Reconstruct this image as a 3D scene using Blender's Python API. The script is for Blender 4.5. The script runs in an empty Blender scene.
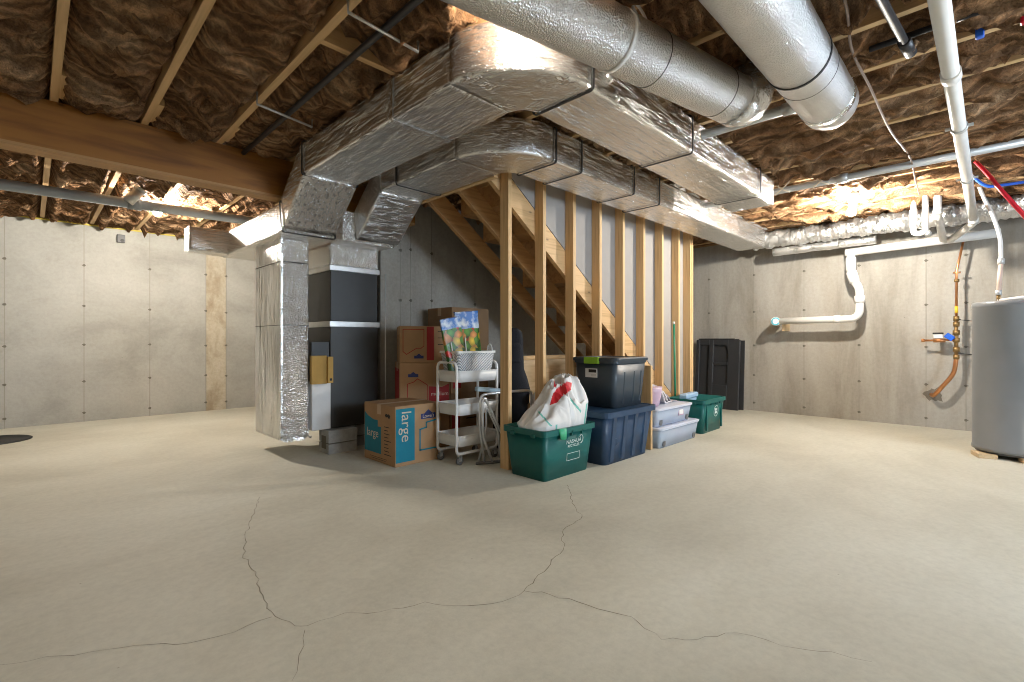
import bpy, math, random
from mathutils import Vector, Matrix, noise
random.seed(7)
C = bpy.context.scene.collection
PI = math.pi
R2 = math.sqrt(2)
F = 482.0
CAMZ = 0.97
V = Vector

# ------------------------------------------------------------------ materials
def new_mat(name):
    m = bpy.data.materials.new(name); m.use_nodes = True
    nt = m.node_tree
    return m, nt, nt.nodes['Principled BSDF']

def N(nt, typ, **kw):
    n = nt.nodes.new(typ)
    for k, v in kw.items():
        if k in n.inputs: n.inputs[k].default_value = v
        else: setattr(n, k, v)
    return n

def L(nt, a, b): nt.links.new(a, b)

def ramp(nt, fac, stops):
    r = nt.nodes.new('ShaderNodeValToRGB')
    e = r.color_ramp.elements
    while len(e) < len(stops): e.new(0.5)
    for i, (p, c) in enumerate(stops):
        e[i].position = p; e[i].color = (*c, 1) if len(c) == 3 else c
    L(nt, fac, r.inputs[0]); return r

def coords(nt, scale=(1, 1, 1), rot=(0, 0, 0)):
    tc = nt.nodes.new('ShaderNodeTexCoord')
    mp = nt.nodes.new('ShaderNodeMapping')
    mp.inputs['Scale'].default_value = scale; mp.inputs['Rotation'].default_value = rot
    L(nt, tc.outputs['Object'], mp.inputs[0]); return mp.outputs[0]

def plain(name, col, rough=0.5, metal=0.0, var=0.06, bump=0.0, bscale=40, spec=0.5, trans=0.0, alpha=1.0):
    m, nt, b = new_mat(name)
    co = coords(nt)
    n = N(nt, 'ShaderNodeTexNoise', Scale=9.0, Detail=4.0); L(nt, co, n.inputs['Vector'])
    lo = tuple(max(0, c * (1 - var)) for c in col); hi = tuple(min(1, c * (1 + var)) for c in col)
    r = ramp(nt, n.outputs[0], [(0.3, lo), (0.7, hi)])
    L(nt, r.outputs[0], b.inputs['Base Color'])
    b.inputs['Roughness'].default_value = rough; b.inputs['Metallic'].default_value = metal
    b.inputs['Specular IOR Level'].default_value = spec
    b.inputs['Transmission Weight'].default_value = trans
    b.inputs['Alpha'].default_value = alpha
    if bump:
        n2 = N(nt, 'ShaderNodeTexNoise', Scale=float(bscale), Detail=3.0); L(nt, co, n2.inputs['Vector'])
        bp = N(nt, 'ShaderNodeBump', Strength=bump, Distance=0.01); L(nt, n2.outputs[0], bp.inputs['Height'])
        L(nt, bp.outputs[0], b.inputs['Normal'])
    return m

def wood(name, dark, light, grain=(40, 40, 1.5), rough=0.6, knots=True):
    m, nt, b = new_mat(name)
    co = coords(nt, grain)
    n = N(nt, 'ShaderNodeTexNoise', Scale=1.0, Detail=6.0, Distortion=0.6); L(nt, co, n.inputs['Vector'])
    r = ramp(nt, n.outputs[0], [(0.25, dark), (0.55, light), (0.8, tuple(c * 0.9 for c in light))])
    col = r.outputs[0]
    if knots:
        co2 = coords(nt, tuple(5 if g > 10 else 2.2 for g in grain))
        vo = N(nt, 'ShaderNodeTexVoronoi', Scale=2.0); L(nt, co2, vo.inputs['Vector'])
        kr = ramp(nt, vo.outputs['Distance'], [(0.04, (0.3, 0.3, 0.3)), (0.11, (1, 1, 1))])
        mx = N(nt, 'ShaderNodeMix', data_type='RGBA', blend_type='MULTIPLY'); mx.inputs[0].default_value = 0.8
        L(nt, col, mx.inputs[6]); L(nt, kr.outputs[0], mx.inputs[7]); col = mx.outputs[2]
    L(nt, col, b.inputs['Base Color']); b.inputs['Roughness'].default_value = rough
    bp = N(nt, 'ShaderNodeBump', Strength=0.15, Distance=0.004); L(nt, n.outputs[0], bp.inputs['Height']); L(nt, bp.outputs[0], b.inputs['Normal'])
    return m

def foil(name, stretch, rough=0.26, bubble=0.0, wr=0.5, col=(0.93, 0.92, 0.90), fine=0.3, bs=85.0):
    m, nt, b = new_mat(name)
    cp = coords(nt); prev = None
    def layer(out, strength, dist):
        nonlocal prev
        bp = N(nt, 'ShaderNodeBump', Strength=strength, Distance=dist); L(nt, out, bp.inputs['Height'])
        if prev is not None: L(nt, prev, bp.inputs['Normal'])
        prev = bp.outputs[0]
    n0 = N(nt, 'ShaderNodeTexNoise', Scale=7.0, Detail=3.0, Distortion=0.8); L(nt, cp, n0.inputs['Vector']); layer(n0.outputs[0], 0.2, 0.04)
    for k, (mul, off) in enumerate(((1.0, 0.0), (2.1, 3.7))):
        co = coords(nt, tuple(c * mul for c in stretch)); co.node.inputs['Location'].default_value = (off, off, off)
        n1 = N(nt, 'ShaderNodeTexNoise', Scale=1.0, Detail=3.0, Distortion=0.7); L(nt, co, n1.inputs['Vector'])
        h1 = ramp(nt, n1.outputs[0], [(0.0, (0, 0, 0)), (0.575, (0, 0, 0)), (0.615, (1, 1, 1)), (0.66, (.1, .1, .1))]); layer(h1.outputs[0], wr * (1.0, 0.6)[k], 0.03)
    n2 = N(nt, 'ShaderNodeTexNoise', Scale=120.0, Detail=3.0); L(nt, cp, n2.inputs['Vector']); layer(n2.outputs[0], fine, 0.010)
    if bubble:
        vo = N(nt, 'ShaderNodeTexVoronoi', Scale=bs); L(nt, cp, vo.inputs['Vector']); layer(vo.outputs['Distance'], bubble, 0.012)
    L(nt, prev, b.inputs['Normal'])
    n3 = N(nt, 'ShaderNodeTexNoise', Scale=6.0, Detail=5.0); L(nt, cp, n3.inputs['Vector'])
    r = ramp(nt, n3.outputs[0], [(0.3, tuple(c * 0.86 for c in col)), (0.7, col)]); L(nt, r.outputs[0], b.inputs['Base Color'])
    b.inputs['Metallic'].default_value = 0.94; b.inputs['Roughness'].default_value = rough
    return m

def concrete(name, lo, mid, hi, streak=(1.2, 1.2, 0.5), rough=0.85, speck=0.25):
    m, nt, b = new_mat(name)
    co = coords(nt, streak); cp = coords(nt)
    n1 = N(nt, 'ShaderNodeTexNoise', Scale=1.0, Detail=9.0, Roughness=0.62, Distortion=0.4); L(nt, co, n1.inputs['Vector'])
    r1 = ramp(nt, n1.outputs[0], [(0.28, lo), (0.5, mid), (0.72, hi)])
    n2 = N(nt, 'ShaderNodeTexNoise', Scale=28.0, Detail=5.0, Roughness=0.7); L(nt, cp, n2.inputs['Vector'])
    r2 = ramp(nt, n2.outputs[0], [(0.3, (1 - speck,) * 3), (0.6, (1, 1, 1))])
    mx = N(nt, 'ShaderNodeMix', data_type='RGBA', blend_type='MULTIPLY'); mx.inputs[0].default_value = 0.7
    L(nt, r1.outputs[0], mx.inputs[6]); L(nt, r2.outputs[0], mx.inputs[7])
    vo = N(nt, 'ShaderNodeTexVoronoi', Scale=6.0); L(nt, cp, vo.inputs['Vector'])
    r3 = ramp(nt, vo.outputs['Distance'], [(0.018, (0.45, 0.42, 0.38)), (0.03, (1, 1, 1))])
    m2 = N(nt, 'ShaderNodeMix', data_type='RGBA', blend_type='MULTIPLY'); m2.inputs[0].default_value = 0.6
    L(nt, mx.outputs[2], m2.inputs[6]); L(nt, r3.outputs[0], m2.inputs[7])
    L(nt, m2.outputs[2], b.inputs['Base Color']); b.inputs['Roughness'].default_value = rough
    bp = N(nt, 'ShaderNodeBump', Strength=0.12, Distance=0.01); L(nt, n2.outputs[0], bp.inputs['Height']); L(nt, bp.outputs[0], b.inputs['Normal'])
    return m

def emit(name, col, s):
    m, nt, b = new_mat(name)
    b.inputs['Base Color'].default_value = (*col, 1)
    b.inputs['Emission Color'].default_value = (*col, 1); b.inputs['Emission Strength'].default_value = s
    return m

def insulation_mat(nm='brown_glass_wool', bands='Y', dist=9.0):
    m, nt, b = new_mat(nm)
    cp = coords(nt)
    n1 = N(nt, 'ShaderNodeTexNoise', Scale=2.3, Detail=5.0, Distortion=1.2); L(nt, cp, n1.inputs['Vector'])
    wv = N(nt, 'ShaderNodeTexWave', Scale=5.0, Distortion=dist, Detail=5.0); wv.inputs['Detail Scale'].default_value = 0.9; wv.inputs['Detail Roughness'].default_value = 0.62
    wv.bands_direction = bands; L(nt, cp, wv.inputs['Vector'])
    n2 = N(nt, 'ShaderNodeTexNoise', Scale=38.0, Detail=6.0, Roughness=0.7, Distortion=3.0); L(nt, cp, n2.inputs['Vector'])
    r1 = ramp(nt, n1.outputs[0], [(0.28, (0.17, 0.092, 0.045)), (0.5, (0.33, 0.185, 0.095)), (0.74, (0.62, 0.42, 0.255))])
    r2 = ramp(nt, wv.outputs[1], [(0.0, (0.62, 0.60, 0.58)), (0.55, (1, 1, 1)), (1.0, (1.35, 1.32, 1.28))])
    r3 = ramp(nt, n2.outputs[0], [(0.32, (0.55, 0.54, 0.53)), (0.55, (1, 1, 1)), (0.7, (1.3, 1.28, 1.25))])
    mx = N(nt, 'ShaderNodeMix', data_type='RGBA', blend_type='MULTIPLY'); mx.inputs[0].default_value = 1
    L(nt, r1.outputs[0], mx.inputs[6]); L(nt, r2.outputs[0], mx.inputs[7])
    m2 = N(nt, 'ShaderNodeMix', data_type='RGBA', blend_type='MULTIPLY'); m2.inputs[0].default_value = 1
    L(nt, mx.outputs[2], m2.inputs[6]); L(nt, r3.outputs[0], m2.inputs[7]); L(nt, m2.outputs[2], b.inputs['Base Color'])
    b.inputs['Roughness'].default_value = 0.95; b.inputs['Specular IOR Level'].default_value = 0.1
    b1 = N(nt, 'ShaderNodeBump', Strength=0.8, Distance=0.05); L(nt, wv.outputs[1], b1.inputs['Height'])
    b2 = N(nt, 'ShaderNodeBump', Strength=0.9, Distance=0.02); L(nt, n2.outputs[0], b2.inputs['Height']); L(nt, b1.outputs[0], b2.inputs['Normal']); L(nt, b2.outputs[0], b.inputs['Normal'])
    return m

M = dict(
    wall_cool=concrete('concrete_cool', (0.27, 0.262, 0.232), (0.385, 0.376, 0.34), (0.45, 0.44, 0.405), (1.1, 0.9, 1.6), speck=0.16),
    wall_warm=concrete('concrete_warm', (0.235, 0.212, 0.172), (0.365, 0.342, 0.298), (0.43, 0.408, 0.366), (1.3, 3.0, 0.55), speck=0.18),
    wall_dim=concrete('concrete_stair', (0.30, 0.28, 0.245), (0.40, 0.38, 0.335), (0.47, 0.45, 0.40), (2.2, 1.0, 0.5)),
    seam=plain('form_seam', (0.30, 0.285, 0.245), 0.9),
    tie=plain('form_tie_hole', (0.15, 0.135, 0.11), 0.9),
    stain=concrete('rust_stained_concrete', (0.30, 0.23, 0.15), (0.47, 0.41, 0.31), (0.56, 0.51, 0.42), (5, 5, 2.5)),
    floor=concrete('concrete_floor', (0.43, 0.405, 0.325), (0.55, 0.527, 0.437), (0.635, 0.617, 0.53), (0.6, 0.85, 1), rough=0.7, speck=0.16),
    crack=plain('crack_dark', (0.17, 0.145, 0.105), 0.95),
    spf=wood('spruce_lumber', (0.50, 0.30, 0.125), (0.70, 0.47, 0.235), (35, 35, 1.5)),
    spf_x=wood('spruce_lumber_x', (0.46, 0.27, 0.11), (0.66, 0.43, 0.21), (1.5, 35, 35)),
    spf_y=wood('spruce_lumber_y', (0.46, 0.28, 0.12), (0.66, 0.44, 0.22), (35, 1.5, 35)),
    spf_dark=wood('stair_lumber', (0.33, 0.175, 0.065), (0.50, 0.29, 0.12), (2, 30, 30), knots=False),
    lvl=wood('laminated_beam', (0.12, 0.042, 0.006), (0.34, 0.14, 0.022), (1.4, 13, 13)),
    lvl_edge=wood('laminated_edge', (0.30, 0.15, 0.05), (0.48, 0.27, 0.10), (1.0, 90, 90), knots=False),
    ply=wood('plywood', (0.46, 0.32, 0.17), (0.64, 0.48, 0.29), (3, 20, 20)),
    subfloor=wood('subfloor', (0.25, 0.15, 0.07), (0.36, 0.23, 0.11), (6, 6, 6), knots=False),
    wool=insulation_mat(), wool_far=insulation_mat('brown_glass_wool_rolls', 'X', 7.0),
    foil_y=foil('foil_wrap_lengthwise', (46, 3.0, 46), 0.26, wr=0.8),
    foil_x=foil('foil_wrap_lateral', (3.0, 46, 46), 0.26, wr=0.8),
    foil_c=foil('foil_wrap_crosswise', (4, 42, 42), 0.28, wr=0.9),
    foil_z=foil('foil_wrap_ribbed', (50, 50, 2.2), 0.28, wr=1.6, fine=0.4),
    foil_b=foil('foil_bubble', (12, 12, 12), 0.24, bubble=0.75, wr=0.05, bs=72.0),
    foil_e=foil('foil_elbow', (9, 9, 60), 0.26, wr=0.6, fine=0.4),
    foil_r=foil('foil_round', (10, 10, 10), 0.30, bubble=0.5, wr=0.05, fine=0.3, bs=130.0, col=(0.82, 0.81, 0.79)),
    foil_w=foil('foil_flex', (18, 24, 18), 0.36, wr=1.0, col=(0.86, 0.86, 0.85)),
    tape=foil('foil_tape', (26, 26, 26), 0.2, wr=0.9),
    black=plain('black_plastic', (0.022, 0.022, 0.024), 0.45),
    blackfab=plain('black_fabric', (0.012, 0.013, 0.018), 0.85, bump=0.3, bscale=90),
    strapdark=plain('dark_strap', (0.035, 0.033, 0.032), 0.55),
    galv=plain('galvanized_steel', (0.62, 0.62, 0.61), 0.35, 0.8, 0.12),
    furnace=plain('charcoal_sheet_metal', (0.042, 0.042, 0.040), 0.42, 0.25, 0.08),
    furnace2=plain('dark_coil_cabinet', (0.023, 0.023, 0.022), 0.4, 0.2, 0.08),
    white=plain('white_powder_coat', (0.80, 0.80, 0.79), 0.35),
    whiteplate=plain('white_panel', (0.74, 0.745, 0.75), 0.5),
    pvc=plain('white_plastic_pipe', (0.80, 0.79, 0.76), 0.32, var=0.04),
    pvcgrey=plain('grey_plastic_pipe', (0.30, 0.33, 0.345), 0.4, var=0.05),
    steelpipe=plain('grey_metal_pipe', (0.58, 0.59, 0.58), 0.35, 0.35),
    copper=plain('copper', (0.66, 0.30, 0.13), 0.32, 0.9, 0.15),
    brass=plain('aged_brass', (0.30, 0.19, 0.075), 0.45, 0.7, 0.2),
    blue=plain('blue_vinyl', (0.02, 0.12, 0.62), 0.4),
    red=plain('red_tubing', (0.55, 0.012, 0.03), 0.35),
    yellow=plain('yellow_tag', (0.80, 0.55, 0.04), 0.5),
    yline=plain('yellow_gasket', (0.62, 0.50, 0.09), 0.7),
    tank=plain('grey_enamel', (0.20, 0.213, 0.225), 0.30, 0.15, 0.03),
    tankdark=plain('dark_enamel', (0.10, 0.105, 0.11), 0.4),
    green=plain('green_bin_plastic', (0.002, 0.108, 0.098), 0.42, var=0.08),
    navy=plain('blue_tote_plastic', (0.018, 0.050, 0.105), 0.42, var=0.08),
    slate=plain('slate_tote_plastic', (0.036, 0.052, 0.068), 0.42, var=0.08),
    lime=plain('lime_latch', (0.22, 0.46, 0.02), 0.4),
    print_white=plain('white_print', (0.72, 0.78, 0.76), 0.5),
    clear=plain('clear_plastic', (0.72, 0.82, 0.98), 0.2, var=0.02, alpha=0.45),
    lid=plain('frosted_lid', (0.74, 0.78, 0.90), 0.35, var=0.03, trans=0.15),
    lidblue=plain('pale_blue_plastic', (0.35, 0.52, 0.72), 0.35),
    bag=plain('white_bag_film', (0.74, 0.74, 0.73), 0.38, var=0.05, bump=0.25, bscale=16),
    bagred=plain('red_bag_print', (0.62, 0.02, 0.03), 0.4),
    baggreen=plain('green_bag_print', (0.16, 0.50, 0.42), 0.45),
    pink=plain('pink_film', (0.70, 0.52, 0.66), 0.4, trans=0.2),
    cloth_white=plain('white_cloth', (0.62, 0.60, 0.62), 0.85, bump=0.3, bscale=30),
    cloth_grey=plain('grey_cloth', (0.30, 0.29, 0.32), 0.85, bump=0.3, bscale=30),
    cloth_pink=plain('mauve_cloth', (0.45, 0.26, 0.36), 0.85, bump=0.3, bscale=30),
    cloth_teal=plain('teal_cloth', (0.16, 0.36, 0.42), 0.85, bump=0.3, bscale=30),
    card=plain('cardboard', (0.40, 0.245, 0.125), 0.8, var=0.07),
    card_dark=plain('brown_cardboard', (0.27, 0.165, 0.085), 0.8, var=0.08),
    card_y=plain('tan_cardboard', (0.42, 0.26, 0.07), 0.8, var=0.08),
    packtape=plain('packing_tape', (0.52, 0.37, 0.22), 0.3),
    teal=plain('teal_print', (0.0, 0.19, 0.28), 0.7),
    redp=plain('red_print', (0.36, 0.022, 0.022), 0.7),
    navyp=plain('navy_print', (0.022, 0.035, 0.15), 0.7),
    ink=plain('black_ink', (0.015, 0.013, 0.012), 0.7),
    cream=plain('cream_print', (0.62, 0.52, 0.40), 0.7),
    paper=plain('paper_label', (0.75, 0.75, 0.74), 0.6),
    block=concrete('cinder_block', (0.28, 0.28, 0.27), (0.38, 0.38, 0.37), (0.46, 0.46, 0.44), (6, 6, 6)),
    drywall=plain('drywall_paper', (0.35, 0.33, 0.312), 0.85, var=0.03),
    silver=plain('silver_tube', (0.72, 0.73, 0.74), 0.28, 0.6, 0.04),
    seatblue=plain('blue_grey_vinyl', (0.34, 0.45, 0.52), 0.4),
    pole_green=plain('green_pole', (0.01, 0.22, 0.12), 0.4),
    sump=plain('sump_black', (0.012, 0.012, 0.012), 0.6),
    cable=plain('brown_cable', (0.24, 0.17, 0.13), 0.5),
    porcelain=plain('porcelain', (0.8, 0.8, 0.78), 0.3),
    rubber=plain('grey_rubber', (0.13, 0.13, 0.13), 0.6),
    fibre=plain('frayed_fibre', (0.78, 0.70, 0.56), 0.9),
    bulb=emit('lamp_glass', (1.0, 0.93, 0.82), 3100.0), bulb_mid=emit('lamp_glass_mid', (1.0, 0.92, 0.80), 420.0), bulb_dim=emit('lamp_glass_dim', (1.0, 0.93, 0.77), 490.0),
)

def basket_mat():
    m, nt, b = new_mat('woven_white')
    co = coords(nt)
    w1 = N(nt, 'ShaderNodeTexWave', Scale=36.0, Distortion=0.0); w1.bands_direction = 'DIAGONAL'; L(nt, co, w1.inputs['Vector'])
    r = ramp(nt, w1.outputs[1] if len(w1.outputs) > 1 else w1.outputs[0], [(0.22, (0.22, 0.23, 0.25)), (0.42, (0.74, 0.75, 0.77))])
    L(nt, r.outputs[0], b.inputs['Base Color'])
    bp = N(nt, 'ShaderNodeBump', Strength=0.6, Distance=0.006); L(nt, w1.outputs[1], bp.inputs['Height']); L(nt, bp.outputs[0], b.inputs['Normal'])
    b.inputs['Roughness'].default_value = 0.5
    return m
M['weave'] = basket_mat()

def produce_mat():
    m, nt, b = new_mat('produce_print')
    co = coords(nt, (1, 1, 1))
    vo = N(nt, 'ShaderNodeTexVoronoi', Scale=19.0); L(nt, co, vo.inputs['Vector'])
    sp = nt.nodes.new('ShaderNodeSeparateColor'); L(nt, vo.outputs['Color'], sp.inputs[0])
    fr = ramp(nt, sp.outputs[0], [(0.0, (0.02, 0.10, 0.01)), (0.3, (0.07, 0.22, 0.02)), (0.40, (0.62, 0.42, 0.02)), (0.56, (0.55, 0.02, 0.01)), (0.64, (0.08, 0.30, 0.03)), (0.86, (0.62, 0.24, 0.05)), (1.0, (0.65, 0.45, 0.18))])
    fr.color_ramp.interpolation = 'CONSTANT'
    dk = ramp(nt, vo.outputs['Distance'], [(0.0, (1.25, 1.25, 1.25)), (0.75, (0.45, 0.45, 0.45))])
    mx = N(nt, 'ShaderNodeMix', data_type='RGBA', blend_type='MULTIPLY'); mx.inputs[0].default_value = 1
    L(nt, fr.outputs[0], mx.inputs[6]); L(nt, dk.outputs[0], mx.inputs[7])
    cl = N(nt, 'ShaderNodeTexNoise', Scale=13.0, Detail=4.0); L(nt, co, cl.inputs['Vector'])
    sky = ramp(nt, cl.outputs[0], [(0.45, (0.03, 0.16, 0.50)), (0.62, (0.62, 0.70, 0.78))])
    sx = nt.nodes.new('ShaderNodeSeparateXYZ'); L(nt, co, sx.inputs[0])
    gt = N(nt, 'ShaderNodeMath', operation='GREATER_THAN'); gt.inputs[1].default_value = 0.44
    nz = N(nt, 'ShaderNodeMath', operation='MULTIPLY_ADD'); nz.inputs[1].default_value = 0.05
    L(nt, cl.outputs[0], nz.inputs[0]); L(nt, sx.outputs[2], nz.inputs[2]); L(nt, nz.outputs[0], gt.inputs[0])
    m3 = N(nt, 'ShaderNodeMix', data_type='RGBA'); L(nt, gt.outputs[0], m3.inputs[0]); L(nt, mx.outputs[2], m3.inputs[6]); L(nt, sky.outputs[0], m3.inputs[7])
    L(nt, m3.outputs[2], b.inputs['Base Color']); b.inputs['Roughness'].default_value = 0.4
    return m
M['produce'] = produce_mat()

# ------------------------------------------------------------------ mesh building
WM = {}   # world matrix of every object built so far

class MB:
    def __init__(s, xf=None):
        s.v = []; s.f = []; s.mi = []; s.sm = []; s.xf = xf or Matrix.Identity(4); s.m = 0
    def add(s, vs, fs, smooth=False, mi=None):
        o = len(s.v)
        s.v += [s.xf @ V(p) for p in vs]
        for f in fs:
            s.f.append([o + i for i in f]); s.mi.append(s.m if mi is None else mi); s.sm.append(smooth)
        return s
    def box(s, x0, x1, y0, y1, z0, z1, mi=None, ch=0.0):
        if ch <= 0 or min(x1 - x0, y1 - y0, z1 - z0) < 2.5 * ch:
            vs = [(x, y, z) for z in (z0, z1) for y in (y0, y1) for x in (x0, x1)]
            return s.add(vs, [(0, 2, 3, 1), (4, 5, 7, 6), (0, 1, 5, 4), (2, 6, 7, 3), (0, 4, 6, 2), (1, 3, 7, 5)], False, mi)
        rings = []
        for z, d in ((z0, ch), (z0 + ch, 0), (z1 - ch, 0), (z1, ch)):
            a, b, c, e = x0 + d, x1 - d, y0 + d, y1 - d
            rings.append([(a + ch * (d == 0), c, z), (b - ch * (d == 0), c, z), (b, c + ch * (d == 0), z), (b, e - ch * (d == 0), z),
                          (b - ch * (d == 0), e, z), (a + ch * (d == 0), e, z), (a, e - ch * (d == 0), z), (a, c + ch * (d == 0), z)])
        return s.loft(rings, smooth=False, mi=mi)
    def loft(s, rings, smooth=True, mi=None, cap0=True, cap1=True, closed=True):
        n = len(rings[0]); vs = [p for r in rings for p in r]; fs = []
        for i in range(len(rings) - 1):
            for j in range(n if closed else n - 1):
                k = (j + 1) % n
                fs.append((i * n + j, i * n + k, (i + 1) * n + k, (i + 1) * n + j))
        o = len(s.v); s.add(vs, fs, smooth, mi)
        if cap0: s.add_idx([o + j for j in reversed(range(n))], mi)
        if cap1: s.add_idx([o + (len(rings) - 1) * n + j for j in range(n)], mi)
        return s
    def add_idx(s, f, mi=None):
        s.f.append(f); s.mi.append(s.m if mi is None else mi); s.sm.append(False)
    def tube(s, pts, r, seg=12, mi=None, caps=True, wob=0.0):
        pts = [V(p) for p in pts]; rs = r if isinstance(r, (list, tuple)) else [r] * len(pts)
        rings = []; t0 = (pts[1] - pts[0]).normalized()
        up = V((0, 0, 1)) if abs(t0.z) < 0.9 else V((1, 0, 0))
        nx = t0.cross(up).normalized()
        for i, p in enumerate(pts):
            a = pts[max(i - 1, 0)]; b = pts[min(i + 1, len(pts) - 1)]
            t = (b - a).normalized()
            nx = (nx - t * nx.dot(t)).normalized(); ny = t.cross(nx)
            ring = []
            for j in range(seg):
                an = 2 * PI * j / seg
                d = nx * math.cos(an) + ny * math.sin(an)
                rr = rs[i]
                if wob: rr += wob * noise.noise((p + d * rs[i]) * 11)
                ring.append(p + d * rr)
            rings.append(ring)
        return s.loft(rings, True, mi, caps, caps)
    def lathe(s, c, prof, seg=32, mi=None, axis='z', smooth=True, cap0=True, cap1=True):
        rings = []
        for r, h in prof:
            ring = []
            for j in range(seg):
                a = 2 * PI * j / seg
                if axis == 'z': ring.append((c[0] + r * math.cos(a), c[1] + r * math.sin(a), c[2] + h))
                elif axis == 'x': ring.append((c[0] + h, c[1] + r * math.cos(a), c[2] + r * math.sin(a)))
                else: ring.append((c[0] + r * math.sin(a), c[1] + h, c[2] + r * math.cos(a)))
            rings.append(ring)
        return s.loft(rings, smooth, mi, cap0, cap1)
    def prism(s, poly, axis, a, b, mi=None):
        """poly: 2-D points; axis 'y': poly is (x,z); 'x': (y,z); 'z': (x,y)."""
        def P(p, h): return {'y': (p[0], h, p[1]), 'x': (h, p[0], p[1]), 'z': (p[0], p[1], h)}[axis]
        n = len(poly)
        vs = [P(p, a) for p in poly] + [P(p, b) for p in poly]
        fs = [(i, (i + 1) % n, n + (i + 1) % n, n + i) for i in range(n)] + [tuple(reversed(range(n))), tuple(range(n, 2 * n))]
        return s.add(vs, fs, False, mi)
    def text(s, body, size, mi=None, ext=0.0006, center=True, xs=1.0):
        """lettering in local x (right), y (up) at z=0, through current xf"""
        cu = bpy.data.curves.new('txt', 'FONT'); cu.body = body; cu.size = size; cu.extrude = ext
        if center: cu.align_x = 'CENTER'; cu.align_y = 'CENTER'
        ob = bpy.data.objects.new('txt', cu); C.objects.link(ob)
        bpy.context.view_layer.update()
        me = bpy.data.meshes.new_from_object(ob.evaluated_get(bpy.context.evaluated_depsgraph_get()))
        s.add([(v.co.x * xs, v.co.y, v.co.z) for v in me.vertices], [tuple(p.vertices) for p in me.polygons], False, mi)
        bpy.data.objects.remove(ob); bpy.data.curves.remove(cu); bpy.data.meshes.remove(me)
        return s
    def build(s, name, mats, parent=None, origin=None, label=None):
        if not isinstance(mats, (list, tuple)): mats = [mats]
        if parent is not None: W = WM[parent.name]
        else:
            if origin is None:
                xs = [p.x for p in s.v]; ys = [p.y for p in s.v]; zs = [p.z for p in s.v]
                origin = ((min(xs) + max(xs)) / 2, (min(ys) + max(ys)) / 2, min(zs))
            W = Matrix.Translation(origin)
        I = W.inverted()
        me = bpy.data.meshes.new(name)
        me.from_pydata([I @ p for p in s.v], [], s.f)
        for m in mats: me.materials.append(m)
        for p, i, sm in zip(me.polygons, s.mi, s.sm): p.material_index = i; p.use_smooth = sm
        me.update()
        import bmesh
        bm = bmesh.new(); bm.from_mesh(me); bmesh.ops.recalc_face_normals(bm, faces=bm.faces); bm.to_mesh(me); bm.free()
        o = bpy.data.objects.new(name, me); C.objects.link(o)
        if parent is not None: o.parent = parent
        else: o.location = origin
        WM[o.name] = W.copy()
        if label: o['label'] = label
        return o

def thing(name, label, cat, loc, rotz=0.0, group=None):
    o = bpy.data.objects.new(name, None); C.objects.link(o); o.empty_display_size = 0.1
    o.location = loc; o.rotation_euler = (0, 0, rotz)
    WM[o.name] = Matrix.Translation(loc) @ Matrix.Rotation(rotz, 4, 'Z')
    o['label'] = label; o['category'] = cat; o['kind'] = 'thing'
    if group: o['group'] = group
    return o
def tag(o, label, cat, group=None):
    o['label'] = label; o['category'] = cat; o['kind'] = 'thing'
    if group: o['group'] = group
    return o
def struct(o, label=None):
    o['kind'] = 'structure'
    if label: o['label'] = label
    return o
def subdiv(pts, step=0.04):
    out = [V(pts[0])]
    for a, b in zip(pts[:-1], pts[1:]):
        a, b = V(a), V(b); n = max(1, int((b - a).length / step))
        out += [a.lerp(b, (i + 1) / n) for i in range(n)]
    return out
def smooth_path(pts, n=8):
    """Catmull-Rom through the points"""
    P = [V(p) for p in pts]; P = [P[0] * 2 - P[1]] + P + [P[-1] * 2 - P[-2]]
    out = []
    for i in range(1, len(P) - 2):
        for k in range(n):
            t = k / n
            a, b, c, d = P[i - 1], P[i], P[i + 1], P[i + 2]
            out.append(0.5 * ((2 * b) + (c - a) * t + (2 * a - 5 * b + 4 * c - d) * t * t + (3 * b - a - 3 * c + d) * t ** 3))
    out.append(P[-2]); return out
def round_path(pts, r, n=6):
    """polyline with rounded corners"""
    P = [V(p) for p in pts]; out = [P[0]]
    for i in range(1, len(P) - 1):
        a, b, c = P[i - 1], P[i], P[i + 1]
        q = min(r, (a - b).length * 0.48, (c - b).length * 0.48)
        p0 = b + (a - b).normalized() * q; p1 = b + (c - b).normalized() * q
        for k in range(n + 1):
            t = k / n
            out.append(p0 * (1 - t) ** 2 + b * 2 * t * (1 - t) + p1 * t * t)
    out.append(P[-1]); return out
def pix(u, v, z):
    """ground-plan point seen at photo pixel (u, v) at height z"""
    d = (z - CAMZ) * F / (341 - v); r = (u - 512) / F * d
    return V(((d + r) / R2, (d - r) / R2, z))

# ------------------------------------------------------------------ room shell
XR, YL, YS, XC = 7.15, 7.75, 4.20, 2.40
ZJ, ZT = 2.39, 2.63
XB, YB = -3.2, -3.0
TIES = [0.11, 0.485, 0.915, 1.385, 1.89]

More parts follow.
